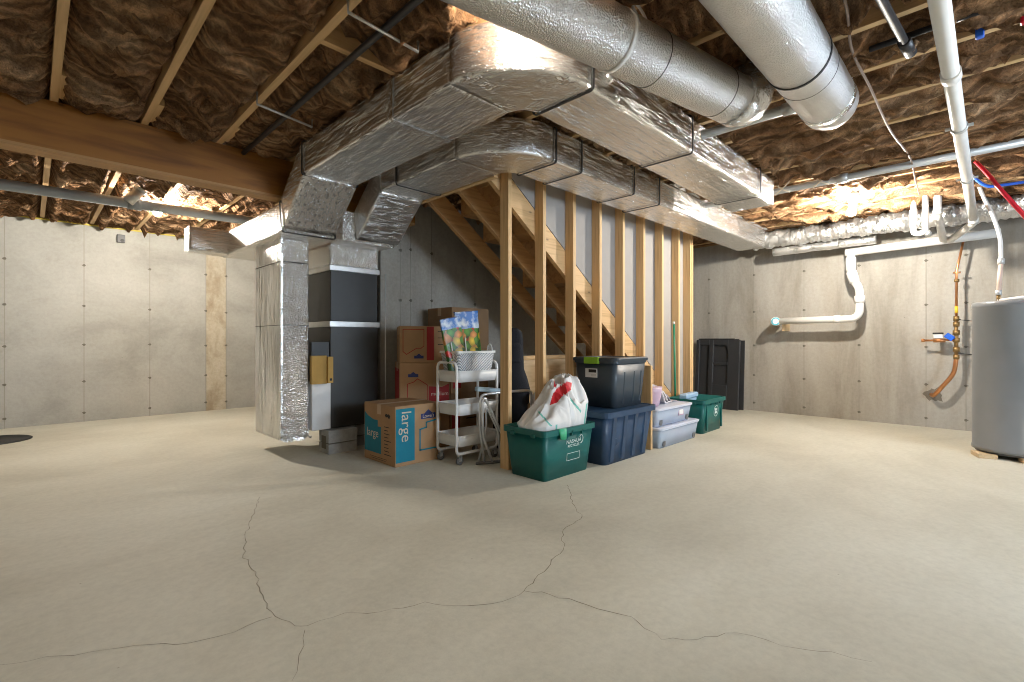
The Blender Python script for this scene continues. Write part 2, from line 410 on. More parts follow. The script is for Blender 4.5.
fl = MB(); fl.box(XB, XR + 0.2, YB, YL + 0.2, -0.12, 0.0)
def crack(pts, w):
    P = [pix(u, v, 0) for u, v in pts]
    Q = []
    for a, b in zip(P[:-1], P[1:]):
        n = max(2, int((b - a).length / 0.035)); t = (b - a).normalized(); nn = V((-t.y, t.x, 0))
        for i in range(n):
            Q.append(a.lerp(b, i / n) + (nn * random.uniform(-1, 1) * 0.010 if i else V((0, 0, 0))))
    Q.append(P[-1])
    vs = []; fs = []
    for i, p in enumerate(Q):
        a = Q[max(i - 1, 0)]; b = Q[min(i + 1, len(Q) - 1)]; t = (b - a).normalized(); nn = V((-t.y, t.x, 0))
        ww = w * random.uniform(0.3, 1.05) * 0.42
        vs += [p + nn * ww + V((0, 0, 0.0006)), p - nn * ww + V((0, 0, 0.0006))]
        if i: fs.append((2 * i - 2, 2 * i - 1, 2 * i + 1, 2 * i))
    fl.add(vs, fs, False, 1)
crack([(260, 497), (255, 512), (245, 537), (243, 555), (256, 572), (260, 592), (272, 612), (295, 626), (307, 626)], 0.0042)
crack([(0, 665), (60, 656), (120, 648), (190, 643), (235, 632), (272, 617)], 0.0028)
crack([(307, 626), (345, 613), (380, 612), (425, 602), (455, 606), (480, 605), (512, 598), (524, 591), (542, 592), (587, 605), (632, 617), (662, 640), (697, 640)], 0.0036)
crack([(697, 640), (737, 633), (782, 646), (832, 652), (872, 662)], 0.0022)
crack([(524, 591), (544, 572), (564, 547), (562, 532), (582, 517), (574, 505), (567, 485)], 0.0050)
crack([(305, 630), (299, 655), (292, 681)], 0.0022)
struct(fl.build('floor', [M['floor'], M['crack']], origin=(0, 0, 0)), 'beige concrete basement floor crossed by hairline cracks')

def wall_y(name, x0, x1, y, th, z1, mats, seams, label, stain=None):
    """wall facing -Y at y"""
    b = MB(); b.box(x0, x1, y, y + th, 0, z1)
    for x in seams:
        b.box(x - 0.004, x + 0.004, y - 0.0025, y, 0, z1, 1)
        for z in TIES:
            z += random.uniform(-0.012, 0.012)
            b.box(x - 0.019, x + 0.015, y - 0.004, y, z - 0.006, z + 0.005, 2); b.box(x - 0.008, x + 0.010, y - 0.009, y, z - 0.014, z + 0.012, 2)
    if stain: b.box(stain[0], stain[1], y - 0.0015, y, 0, z1 * 0.97, 3)
    return struct(b.build(name, mats, origin=((x0 + x1) / 2, y, 0)), label)
wl = [M['wall_cool'], M['seam'], M['tie'], M['stain']]
wall_y('wall_left', XB, XC + 0.15, YL, 0.2, 2.38, wl, [1.98, 1.73, 1.10, 0.46, -0.20, -0.85, -1.5], 'pale grey concrete wall with form seams and a rusty strip', (1.735, 1.975))
wall_y('wall_stair', XC, XR, YS, 0.2, 2.38, [M['wall_dim'], M['seam'], M['tie']], [2.62, 2.74, 3.0, 3.6, 4.2], 'dim concrete wall behind the furnace and the stairs')
b = MB(); b.box(XC, XC + 0.2, YS + 0.2, YL, 0, 2.38); struct(b.build('wall_return', M['wall_dim'], origin=(XC, 6, 0)))
b = MB(); b.box(XR, XR + 0.2, YB, YS, 0, 2.38)
for y in (3.0, 2.37, 1.755, 1.164, 0.542, 0.2136, -0.4, -1.0):
    b.box(XR - 0.0025, XR, y - 0.004, y + 0.004, 0, 2.38, 1)
    for z in TIES:
        z += random.uniform(-0.012, 0.012)
        b.box(XR - 0.004, XR, y - 0.019, y + 0.015, z - 0.006, z + 0.005, 2); b.box(XR - 0.009, XR, y - 0.008, y + 0.01, z - 0.014, z + 0.012, 2)
# patched hole round the water service
pv = [(XR - 0.003, 0.48 + (0.075 + random.uniform(-.03, .03)) * math.cos(a), 0.37 + (0.085 + random.uniform(-.03, .03)) * math.sin(a)) for a in [2 * PI * i / 18 for i in range(18)]]
b.add(pv, [tuple(range(18))], False, 2)
struct(b.build('wall_right', [M['wall_warm'], M['seam'], M['tie']], origin=(XR, 0, 0)), 'warm grey concrete wall behind the drain pipe and copper line')
b = MB(); b.box(XB - 0.2, XB, YB, YL, 0, 2.38); struct(b.build('wall_back', M['wall_cool'], origin=(XB, 0, 0)))
b = MB()
b.box(XB, 2.4, YB - 0.2, YB, 0, 2.38); b.box(4.2, XR, YB - 0.2, YB, 0, 2.38); b.box(2.4, 4.2, YB - 0.2, YB, 0, 1.1); b.box(2.4, 4.2, YB - 0.2, YB, 2.2, 2.38)
struct(b.build('wall_front', M['wall_cool'], origin=(1, YB, 0)))
b = MB(); b.box(2.4, 4.2, YB - 0.12, YB - 0.10, 1.1, 2.2)
wmat, nt, bs = new_mat('window_glass'); bs.inputs['Transmission Weight'].default_value = 1; bs.inputs['Roughness'].default_value = 0.0; bs.inputs['IOR'].default_value = 1.02; bs.inputs['Alpha'].default_value = 0.08
struct(b.build('window_1', wmat, origin=(1, YB - 0.11, 1.2)))
b = MB(); b.box(XB - 0.2, XR + 0.2, YB - 0.2, YL + 0.2, ZT, ZT + 0.03)
b.box(XB - .2, XR + .2, YL, YL + .2, 2.38, ZT); b.box(XR, XR + .2, YB - .2, YL, 2.38, ZT); b.box(XB - .2, XB, YB - .2, YL, 2.38, ZT); b.box(XB, XR, YB - .2, YB, 2.38, ZT)
struct(b.build('ceiling', M['subfloor'], origin=(2, 2, ZT)), 'underside of the wooden subfloor above the joists')
b = MB(); b.tube(subdiv([(XB, YL - 0.012, 2.375), (1.6, YL - 0.012, 2.375)], 0.3), 0.010, 8)
struct(b.build('trim_1', M['yline']), 'thin yellow gasket line along the top of the left concrete wall')

# joists: 16 over the right part, running front to back
JP = 0.43
ordinal = ['first', 'second', 'third', 'fourth', 'fifth', 'sixth', 'seventh', 'eighth', 'ninth', 'tenth', 'eleventh', 'twelfth', 'thirteenth', 'fourteenth']
JX = [1.47 if k == 3 else 0.10 + JP * k for k in range(-7, 17)]
for k in range(0, 17):
    x = JX[k + 7]
    b = MB(); b.box(x - 0.019, x + 0.019, YB, YL if x < XC else YS, ZJ, ZT)
    o = b.build('floor_joist', M['spf_y'])
    if k < 3: lab = ['wooden ceiling joist over the long beam, the one farthest from the foil ducts', 'wooden ceiling joist over the long beam, middle of the three in view', 'wooden ceiling joist over the long beam, the one nearest the foil ducts'][k]
    elif k < 5: lab = ['wooden ceiling joist directly above the upper foil duct', 'wooden ceiling joist between the two foil ducts'][k - 3]
    else: lab = 'wooden ceiling joist, %s counted outward from the wall with the copper pipe' % (ordinal[16 - k] if 16 - k < 14 else 'far')
    tag(o, lab, 'joist', 'floor joists overhead')
for i, (k, y0, y1, ) in enumerate(((0, 3.55, 3.9), (1, 3.58, 3.9), (2, 3.6, 3.9))):
    x = 0.10 + JP * k + 0.019
    b = MB(); b.box(x, x + 0.032, y0, y1, ZJ + 0.012, ZJ + 0.2)
    tag(b.build('joist_block', M['spf_y']), ['short wood block beside the joist farthest from the ducts, on the beam', 'short wood block beside the middle joist on the beam', 'short wood block beside the joist nearest the ducts, on the beam'][i], 'wood block', 'short blocks on the beam')
b = MB(); b.box(0.98, 1.371, 2.24, 2.278, ZJ + 0.002, ZJ + 0.2)
tag(b.build('wood_blocking', M['spf_x']), 'wood crosspiece between joists beside the upper foil duct', 'wood block')

# insulation: one fluffy mass in the joist bays
DUCT_AREAS = [(1.36, 1.80, 1.75, 3.6), (1.36, 4.62, 1.30, 1.78), (1.36, 2.0, 1.3, 2.0), (1.95, 2.39, 2.4, 3.6), (1.95, 6.65, 2.02, 2.43), (2.36, 5.72, 2.56, 2.69), (2.3, 2.45, 2.5, 3.6)]
def wool_z(x, y, t):
    p = V((x, y, 3.1))
    w1 = V((noise.noise(p * 1.9), noise.noise(p * 1.9 + V((5, 1, 0))), 0))
    w2 = V((noise.noise(p * 5.3 + V((2, 7, 0))), noise.noise(p * 5.3 + V((8, 3, 0))), 0))
    q = p + 0.30 * w1 + 0.06 * w2
    far = min(0.85, max(0.0, (x - 2.7) / 1.5))
    if y > 4.0: far = 1.0
    e = min(t, 1 - t)
    prof = math.sin(PI * t) ** 0.5
    z = ZJ + 0.065 - 0.085 * prof
    s1 = V((q.x * 2.4, q.y * 3.6, 1.7)); s2 = V((q.x * 3.2 + q.y * 2, q.y * 9 - q.x * 2, 4.0)); 
    s2 = s2.lerp(V((q.x * 10 + q.y, q.y * 3.2, 4.0)), far); s1 = s1.lerp(V((q.x * 4, q.y * 1.6, 1.7)), far); s3 = V((q.x * 17 + q.y * 7, q.y * 14, 2.0))
    rd = 1 - abs(noise.noise(s1) * 1.9); rd2 = 1 - abs(noise.noise(s2) * 1.8); rd3 = 1 - abs(noise.noise(s3) * 1.5)
    z -= (0.085 * (rd ** 2 - 0.45) + 0.055 * (rd2 ** 2 - 0.45) + 0.022 * (rd3 - 0.5)) * (1 - 0.25 * far) * min(1, e * 8 + 0.15)
    if far > 0:   # drooping lips beside the joists
        lip = max(0.0, 1 - abs(t - 0.16) / 0.15)
        z -= far * lip * max(0.0, 0.075 + 0.075 * noise.noise(V((x * 2, y * 2.2, 7.7))) + 0.05 * noise.noise(V((x * 4, y * 9.0, 2.7))) + 0.025 * noise.noise(V((x * 9, y * 26.0, 5.7))))
        z -= far * max(0.0, 1 - abs(t - 0.86) / 0.13) * max(0.0, 0.06 + 0.06 * noise.noise(V((x * 2, y * 2.6, 3.7))) + 0.05 * noise.noise(V((x * 5, y * 10.0, 6.7))) + 0.02 * noise.noise(V((x * 9, y * 27.0, 9.7))))
        z += far * 0.02
    for (a, b_, c, d) in DUCT_AREAS:
        if a < x < b_ and c < y < d: z = max(z, ZJ + 0.012)
    if 0.97 < x < 1.39 and 2.15 < y < 2.36: z = max(z, ZJ + 0.13)
    if (x - 1.381) ** 2 + (y - 1.478) ** 2 < 0.17 ** 2: z = max(z, 2.54)
    if abs(x - 1.11) < 0.05: z = max(z, 2.372)
    if x > 6.55: z = max(z, 2.385)
    return min(z, ZT - 0.01)
wo = MB()
for i in range(len(JX)):
    x0 = JX[i] + 0.019; x1 = (JX[i + 1] - 0.019) if i + 1 < len(JX) else XR
    if x1 < -1.1: continue
    ya, yb = (-1.6, YL) if x1 < XC + 0.3 else (-1.6, YS)
    nx = 16; st = 0.030 if x0 < 4.5 else 0.036
    ny = int((yb - ya) / st)
    vs = []; fs = []
    for jy in range(ny + 1):
        y = ya + (yb - ya) * jy / ny
        for jx in range(nx + 1):
            t = jx / nx
            x = x0 + (x1 - x0) * t
            z = wool_z(x, y, t)
            dx = 0.012 * noise.noise(V((x * 14, y * 14, 1))) * (0 < jx < nx)
            if 3.93 < y < 4.08 and x < 2.64: z = max(z, ZJ + 0.004)
            vs.append((x + dx, y, z))
    for jy in range(ny):
        for jx in range(nx):
            a = jy * (nx + 1) + jx
            fs.append((a, a + 1, a + nx + 2, a + nx + 1))
    wo.add(vs, fs, True)
wool = wo.build('glass_wool_insulation', [M['wool'], M['wool_far']], origin=(2, 2, ZJ))
for p in wool.data.polygons:
    if p.center.x > 0.55: p.material_index = 1
wool['kind'] = 'stuff'; wool['label'] = 'brown unfaced glass wool insulation stuffed between the ceiling joists'; wool['category'] = 'insulation'

# long beam
b = MB(); b.box(XB, 2.62, 3.94, 4.073, 2.105, ZJ, 0); b.box(XB, 2.62, 3.937, 4.076, 2.085, 2.105, 1)
bo = tag(b.build('ceiling_beam', [M['lvl'], M['lvl_edge']]), 'long orange-brown laminated wooden beam under the joists', 'beam')

# ------------------------------------------------------------------ stud wall, drywall, stairs
SX = [2.56 + 0.395 * k for k in range(8)] + [5.625, 5.672]
for i, x in enumerate(SX):
    b = MB(); y0 = 2.58
    b.box(x - 0.019, x + 0.019, y0, y0 + 0.089, 0.0, ZJ - 0.038, ch=0.002)
    lab = ('bare wooden stud standing behind the green recycling bin and beside the white cart', 'bare wooden stud just right of the black guitar bag', 'bare wooden stud rising behind the white plastic bag and slate tote',
           'bare wooden stud rising behind the middle of the slate tote lid', 'bare wooden stud rising behind the far corner of the slate tote',
           'bare wooden stud rising behind the leaning short board', 'bare wooden stud beside the green broom handle, on its tote side', 'bare wooden stud directly behind the green broom handle', 'first of the two end studs nailed together', 'last stud at the wall end, facing the black molded panels')[i]
    tag(b.build('wall_stud', M['spf']), lab, 'stud', 'studs of the stair wall')
b = MB(); b.box(2.53, 5.70, 2.58, 2.669, ZJ - 0.038, ZJ)
tag(b.build('top_plate', M['spf_x']), 'horizontal wooden plate along the top of the stair studs', 'wood plate')
SL = 0.714
def lowz(x): return 2.18 - SL * (x - 2.447)
b = MB(); b.prism([(2.60, lowz(2.60) + 0.225), (5.67, lowz(5.67) + 0.225), (5.67, ZJ - .04), (2.60, ZJ - .04)], 'y', 2.6705, 2.683)
struct(b.build('wall_drywall', M['drywall']), 'pale drywall seen from behind between the studs above the stairs')
st = thing('staircase', 'wooden staircase seen from underneath behind the studs', 'stairs', (5.5, 3.05, 0))
def carriage(y0, y1, up, mat):
    b = MB(); xe = 2.447 + (2.18 / SL)
    xa = 2.42
    b.prism([(xa, lowz(xa)), (xe, 0), (xe + up / SL, 0), (xa, lowz(xa) + up)], 'y', y0, y1)
    return b.build('stringer', mat, st)
carriage(2.6705, 2.7105, 0.215, M['spf_x'])
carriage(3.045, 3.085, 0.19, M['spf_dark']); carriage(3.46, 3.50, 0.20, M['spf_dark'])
for k in range(13):
    x = 5.80 - 0.273 * k; z = 0.195 * (k + 1)
    if z > 2.36: break
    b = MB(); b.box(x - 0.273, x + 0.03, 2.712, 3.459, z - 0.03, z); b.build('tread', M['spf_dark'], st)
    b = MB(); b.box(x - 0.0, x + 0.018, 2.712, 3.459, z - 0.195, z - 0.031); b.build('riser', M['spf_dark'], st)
b = MB(); b.box(2.378, 2.414, 2.56, 3.52, 2.16, ZJ)
tag(b.build('stair_header', M['spf_y']), 'wooden header board under the duct at the head of the stairs', 'wood board')

# ------------------------------------------------------------------ foil ducts
def prof_rect(w, h, rc=0.018, n=6):
    pts = []
    cs = [(w / 2 - rc, h / 2 - rc, 0), (-w / 2 + rc, h / 2 - rc, 90), (-w / 2 + rc, -h / 2 + rc, 180), (w / 2 - rc, -h / 2 + rc, 270)]
    for i, (cx, cy, a) in enumerate(cs):
        for k in range(4):
            an = math.radians(a + 30 * k); pts.append((cx + rc * math.cos(an), cy + rc * math.sin(an)))
        nxt = cs[(i + 1) % 4]; an2 = math.radians(nxt[2]); p1 = (nxt[0] + rc * math.cos(an2), nxt[1] + rc * math.sin(an2)); p0 = pts[-1]
        for k in range(1, n): pts.append((p0[0] + (p1[0] - p0[0]) * k / n, p0[1] + (p1[1] - p0[1]) * k / n))
    return pts
def duct(b, stations, wob=0.004, cap0=True, cap1=True, rc=0.018):
    rings = []
    for c, right, up, w, h in stations:
        ring = []
        for a, e in prof_rect(w, h, rc):
            p = c + right * a + up * e
            d = (right * a / w + up * e / h).normalized()
            k = noise.noise(p * 9) * 0.7 + noise.noise(p * 27 + V((3, 1, 2))) * 0.5
            ring.append(p + d * wob * k)
        rings.append(ring)
    b.loft(rings, True, None, cap0, cap1); return b
def run(p0, p1, right, up, w, h, step=0.03):
    p0, p1 = V(p0), V(p1); n = max(2, int((p1 - p0).length / step))
    return [(p0.lerp(p1, i / n), V(right), V(up), w, h) for i in range(n + 1)]
def elbow(cx, cy, wy, wx, ri, zc, h, n=20):
    """from travelling along +Y side (width wx, at x = cx - ri - wx/2) to along +X (width wy, at y = cy - ri - wy/2)"""
    out = []
    for i in range(n + 1):
        a = PI + (PI / 2) * i / n
        d = V((math.cos(a), math.sin(a), 0)); w = wx + (wy - wx) * i / n
        out.append((V((cx, cy, zc)) + d * (ri + w / 2), d, V((0, 0, 1)), w, h))
    return out
def band(c, right, up, w, h, axis, wd=0.012, th=0.004):
    """flat strap round a rectangular duct at station"""
    b = MB(); ax = V(axis)
    rings = []
    for s, o in ((-1, 0), (-1, 1), (1, 1), (1, 0)):
        ring = []
        for a, e in prof_rect(w + 2 * th * o + 0.003, h + 2 * th * o + 0.003, 0.02, 2):
            ring.append(V(c) + V(right) * a + V(up) * e + ax * s * wd / 2)
        rings.append(ring)
    b.loft(rings, False, None, False, False); return b

HD = 0.226; ZD = 2.16 + HD / 2      # duct height, centre
# --- upper duct (nearer the camera)
dA = thing('supply_duct', 'upper foil-wrapped rectangular duct that bends over the room, ending square over the floor', 'duct', (1.58, 2.6, 2.16))
Xc, Yc = 1.86, 1.78
duct(MB(), run((4.59, 1.52, ZD), (1.87, 1.52, ZD), (0, 1, 0), (0, 0, 1), 0.36, HD)).build('duct_section', M['foil_x'], dA) if False else None
b = MB(); duct(b, run((1.86, 1.52, ZD), (4.59, 1.54, ZD), (0, -1, 0), (0, 0, 1), 0.36, HD)); b.build('duct_section', M['foil_x'], dA)
b = MB(); duct(b, elbow(Xc, Yc, 0.364, 0.409, 0.08, ZD, HD + 0.006), 0.003); b.build('elbow', M['foil_e'], dA)
b = MB(); duct(b, run((1.5775, 1.78, ZD), (1.5775, 3.49, ZD), (1, 0, 0), (0, 0, 1), 0.405, HD)); b.build('duct_section', M['foil_y'], dA)
b = MB(); duct(b, [(V((1.5775, 3.46 + 0.05 * 0, ZD)), V((1, 0, 0)), V((0, 0, 1)), 0.41, HD + 0.004)] + [(V((1.5775, 3.50 + 0.40 * t, ZD - 0.335 * t)), V((1, 0, 0)), V((0, 0.45, 0.9)).normalized(), 0.41, 0.235) for t in [i / 12 for i in range(13)]]); b.build('offset_section', M['foil_y'], dA)
b = MB(); duct(b, run((1.5775, 3.88, 1.932), (1.5775, 5.52, 1.932), (1, 0, 0), (0, 0, 1), 0.405, 0.236)); b.build('duct_section', M['foil_b'], dA)
b = MB()
duct(b, [(V((1.385 - 0.335 * t, 5.41, 1.935)), V((0, 1, 0)), V((0, 0, 1)), 0.21, 0.236 - 0.015 * t) for t in [i / 12 for i in range(13)]], 0.003); b.build('branch_section', M['foil_x'], dA)
def drop_tape(): pass
band((1.87, 1.52, ZD), (0, 1, 0), (0, 0, 1), 0.372, HD + 0.012, (1, 0, 0), 0.016).build('strap', M['strapdark'], dA)
band((2.95, 1.528, ZD), (0, 1, 0), (0, 0, 1), 0.368, HD + 0.008, (1, 0, 0), 0.014).build('strap', M['strapdark'], dA)
band((4.22, 1.535, ZD), (0, 1, 0), (0, 0, 1), 0.368, HD + 0.008, (1, 0, 0), 0.010).build('strap', M['strapdark'], dA)
band((1.5775, 3.475, ZD), (1, 0, 0), (0, 0, 1), 0.418, HD + 0.012, (0, 1, 0), 0.016).build('strap', M['strapdark'], dA)
band((1.5775, 3.885, 1.934), (1, 0, 0), (0, 0.2, 0.98), 0.418, 0.25, (0, 0.98, -0.2), 0.016).build('strap', M['strapdark'], dA)
band((1.5775, 2.30, ZD), (1, 0, 0), (0, 0, 1), 0.409, HD + 0.004, (0, 1, 0), 0.05, 0.002).build('tape', M['tape'], dA)
band((1.60, 1.60, ZD), (0.707, 0.707, 0), (0, 0, 1), 0.0, 0.0, (0.707, -0.707, 0)) if False else None
# crumpled foil at the joint by the elbow
b = MB()
for (x, y, z, s) in ((1.93, 1.335, 2.34, 0.05), (2.0, 1.33, 2.27, 0.045), (2.08, 1.34, 2.20, 0.035)):
    b.lathe((x, y, z - s), [(s * 0.1, 0), (s * 0.5, s * .3), (s * 0.6, s), (s * .45, s * 1.6), (s * .1, s * 2)], 9, None)
b.build('crumpled_tape', M['tape'], dA)
# end face of the duct: folded foil cap
b = MB(); b.box(4.588, 4.603, 1.362, 1.718, 2.162, 2.384, ch=0.004); b.build('end_cap', M['tape'], dA)

# --- lower duct (farther)
dB = thing('return_duct', 'farther foil-wrapped rectangular duct that bends in front of the stair studs', 'duct', (2.1675, 3.0, 2.16))
b = MB(); duct(b, run((2.44, 2.235, ZD), (6.62, 2.235, ZD), (0, -1, 0), (0, 0, 1), 0.35, HD)); b.build('duct_section', M['foil_x'], dB)
b = MB(); duct(b, elbow(2.45, 2.49, 0.354, 0.407, 0.08, ZD, HD + 0.006), 0.003); b.build('elbow', M['foil_e'], dB)
b = MB(); duct(b, run((2.1675, 2.49, ZD), (2.1675, 3.47, ZD), (1, 0, 0), (0, 0, 1), 0.403, HD)); b.build('duct_section', M['foil_y'], dB)
b = MB(); duct(b, [(V((2.1675, 3.44, ZD)), V((1, 0, 0)), V((0, 0, 1)), 0.405, HD + 0.004)] + [(V((2.1675, 3.48 + 0.40 * t, ZD - 0.335 * t)), V((1, 0, 0)), V((0, 0.45, 0.9)).normalized(), 0.405, 0.235) for t in [i / 12 for i in range(13)]]); b.build('offset_section', M['foil_c'], dB)
b = MB(); duct(b, run((2.10, 3.86, 1.94), (2.10, 4.72, 1.94), (1, 0, 0), (0, 0, 1), 0.49, 0.25)); b.build('plenum', M['foil_b'], dB)
b = MB(); duct(b, run((2.086, 4.425, 1.63), (2.086, 4.425, 1.83), (1, 0, 0), (0, 1, 0), 0.468, 0.66)); b.build('collar', M['foil_b'], dB)
band((2.47, 2.235, ZD), (0, 1, 0), (0, 0, 1), 0.358, HD + 0.008, (1, 0, 0), 0.012).build('strap', M['strapdark'], dB)
band((2.75, 2.235, ZD), (0, 1, 0), (0, 0, 1), 0.358, HD + 0.006, (1, 0, 0), 0.012).build('strap', M['strapdark'], dB)
band((3.45, 2.235, ZD), (0, 1, 0), (0, 0, 1), 0.358, HD + 0.006, (1, 0, 0), 0.010).build('strap', M['strapdark'], dB)
band((3.86, 2.235, ZD), (0, 1, 0), (0, 0, 1), 0.362, HD + 0.012, (1, 0, 0), 0.016).build('strap', M['strapdark'], dB)
band((2.1675, 3.20, ZD), (1, 0, 0), (0, 0, 1), 0.409, HD + 0.008, (0, 1, 0), 0.012).build('strap', M['strapdark'], dB)
# loose foil along the far top edge of the long run
b = MB()
for k in range(16):
    x = 4.05 + k * 0.16
    b.add([(x, 2.055, 2.375), (x + 0.16, 2.055, 2.375), (x + 0.15, 2.03 + random.uniform(-.02, .01), 2.40 - .02), (x + 0.02, 2.02 + random.uniform(-.02, .02), 2.385 + random.uniform(-.02, .0))], [(0, 1, 2, 3)], True)
    b.add([(x, 2.05, 2.36), (x + 0.10, 2.05, 2.30), (x + 0.06, 2.035, 2.31)], [(0, 1, 2)], True)
b.build('loose_foil', M['tape'], dB)

# --- vertical drop beside the furnace
dv = thing('vertical_duct', 'tall foil-wrapped vertical duct standing beside the dark furnace', 'duct', (1.557, 4.42, 0.157))
b = MB(); st0 = run((1.557, 4.42, 0.157), (1.557, 4.42, 1.815), (1, 0, 0), (0, 1, 0), 0.226, 0.64, 0.035); duct(b, st0, 0.003, rc=0.012)
o = b.build('duct_body', [M['foil_b'], M['foil_z']], dv)
for p in o.data.polygons:
    if p.normal.x < -0.7: p.material_index = 1
b = MB()
for (x, y) in ((1.444, 4.10),):
    b.box(x - 0.004, x + 0.012, y - 0.004, y + 0.012, 0.16, 1.81)
b.build('corner_tape', M['tape'], dv)
band((1.557, 4.42, 1.62), (1, 0, 0), (0, 1, 0), 0.228, 0.642, (0, 0, 1), 0.006, 0.002).build('seam', M['strapdark'], dv)
band((1.557, 4.42, 1.10), (1, 0, 0), (0, 1, 0), 0.228, 0.642, (0, 0, 1), 0.004, 0.0015).build('seam', M['strapdark'], dv)
b = MB()
for i in range(22):
    t = i / 22; x = 1.444 + 0.226 * random.random(); b.add([(x, 4.098, 0.165), (x + 0.03, 4.098, 0.165), (x + 0.02, 4.09, 0.145 - 0.01 * random.random())], [(0, 1, 2)])
b.build('bottom_tape', M['tape'], dv)
# --- furnace
fu = thing('furnace', 'tall charcoal sheet-metal furnace beneath the foil plenum', 'furnace', (2.086, 4.42, 0.2))
x0, x1, y0, y1 = 1.856, 2.316, 4.10, 4.75
b = MB(); b.box(x0, x1, y0, y1, 0.205, 1.10, ch=0.004)
for (x, z) in ((1.93, 0.74), (2.11, 0.75), (2.28, 0.74), (1.93, 1.04), (2.28, 1.05)): b.lathe((x, y0 - 0.003, z), [(0.006, 0), (0.006, 0.004)], 8, 1, 'y')
b.build('cabinet', [M['furnace'], M['strapdark']], fu)
b = MB(); b.box(x0 - 0.012, x1 + 0.012, y0 - 0.012, y1, 1.095, 1.145, ch=0.003); b.build('flange', M['galv'], fu, label='galvanized flange between the cabinet sections')
b = MB(); b.box(x0 + 0.004, x1 - 0.004, y0 + 0.004, y1, 1.145, 1.60, ch=0.004); b.build('coil_cabinet', M['furnace2'], fu)
b = MB(); b.box(x0 - 0.012, x1 + 0.012, y0 - 0.012, y1, 1.59, 1.635, ch=0.003); b.build('flange', M['galv'], fu, label='galvanized flange under the foil collar')
b = MB(); b.box(1.69, 1.855, 4.09, 4.60, 0.205, 0.62, ch=0.004); b.build('side_panel', M['whiteplate'], fu, label='white panel beside the cabinet')
b = MB(); b.box(1.70, 1.855, 4.12, 4.60, 0.62, 0.96); b.build('return_boot', M['furnace2'], fu)
fi = thing('filter_box', 'brown cardboard sleeve stuck above the white furnace panel', 'filter box', (1.78, 4.09, 0.60))
b = MB(); b.box(1.67, 1.80, 4.045, 4.085, 0.605, 0.845); b.box(1.80, 1.845, 4.02, 4.085, 0.61, 0.835); b.build('sleeve', M['card_y'], fi)
b = MB(); b.box(1.815, 1.835, 4.0185, 4.02, 0.63, 0.65); b.build('mark', M['ink'], fi)
for i, (x, y, lab) in enumerate(((1.93, 4.11, 'grey hollow concrete block under the furnace, beside the vertical duct'), (2.20, 4.16, 'grey concrete block under the furnace, beside the large box'))):
    b = MB(); xx0, xx1 = (1.80, 2.06) if i == 0 else (2.13, 2.29)
    yy0, yy1 = (4.01, 4.20) if i == 0 else (4.17, 4.55)
    b.box(xx0, xx1, yy0, yy1, 0, 0.085); b.box(xx0, xx1, yy0, yy1, 0.095, 0.20); b.box(xx0 + 0.01, xx1 - 0.01, yy0 + 0.01, yy1 - 0.01, 0.08, 0.1, 1)
    b.box(xx0 - 0.001, xx0 + 0.003, yy0 + 0.05, yy1 - 0.05, 0.04, 0.15, 1)
    tag(b.build('concrete_block', [M['block'], M['tie']]), lab, 'concrete block', 'blocks under the furnace')
b = MB(); b.tube([(2.372, 4.06, 0.0), (2.372, 4.06, 1.60)], 0.006, 10)
tag(b.build('drain_tube', M['steelpipe']), 'thin upright tube beside the furnace in front of the concrete wall', 'tube')
# dark cable from box to furnace
b = MB(); b.tube(smooth_path([(2.25, 4.07, 0.22), (2.24, 4.03, 0.14), (2.19, 4.0, 0.06), (2.12, 3.96, 0.01)]), 0.006, 8)
tag(b.build('black_cable', M['black']), 'black cable dangling between the furnace and the large box', 'cable')

# --- round ducts
def ring_on(c, ax, r, w, th):
    ax = V(ax).normalized(); u = ax.cross(V((0, 0, 1))).normalized(); w2 = u.cross(ax)
    rings = []
    for s, o in ((-1, 0), (-1, 1), (1, 1), (1, 0)):
        rings.append([V(c) + ax * s * w / 2 + (u * math.cos(2 * PI * j / 32) + w2 * math.sin(2 * PI * j / 32)) * (r + th * o) for j in range(32)])
    return MB().loft(rings, True, None, False, False)
P1 = V((1.26, 1.18, 2.2)); r1d = (V((2.62, 0.925, 2.2)) - V((1.26, 1.18, 2.2))).normalized(); P2 = V((2.62, 0.925, 2.2))
rd = thing('round_duct', 'round foil duct crossing over the rectangular ducts, bent up at its end', 'duct', (1.9, 1.09, 2.08))
b = MB(); b.tube(subdiv([P1 - r1d * 2.6, P2 - r1d * 0.10], 0.06), 0.117, 36, wob=0.0015); b.build('duct_body', M['foil_r'], rd)
b = MB(); e0 = P2 - r1d * 0.11
b.tube([e0, e0 + r1d * 0.06, e0 + r1d * 0.12 + V((0, 0, 0.02)), e0 + r1d * 0.165 + V((0, 0, 0.06)), e0 + r1d * 0.19 + V((0, 0, 0.13)), e0 + r1d * .195 + V((0, 0, .19))], [0.120, 0.121, 0.122, 0.12, 0.115, 0.11], 32, wob=0.012); b.build('elbow', M['tape'], rd)
k0 = P1 + r1d * 0.44
hst = ring_on(k0, r1d + V((0, 0, 0.0)), 0.1175, 0.022, 0.003).build('hanger_strap', M['pvc'], rd, label='white plastic hanger strap')
ring_on(P1 + r1d * 0.66, r1d, 0.117, 0.004, 0.0015).build('seam', M['strapdark'], rd)
ring_on(P1 + r1d * 1.15, r1d, 0.117, 0.004, 0.0015).build('seam', M['strapdark'], rd)
b = MB()
cc = V((1.80, 1.045, 2.335)); b.tube([cc + V((math.cos(a) * 0.05, 0.02 * math.sin(a), math.sin(a) * 0.055)) for a in [2 * PI * i / 24 for i in range(22)]], 0.006, 6)
b.tube(smooth_path([(1.73, 1.07, 2.318), (1.76, 1.06, 2.34), (1.78, 1.05, 2.40)]), 0.006, 6)
b.build('strap_loop', M['pvc'], hst)
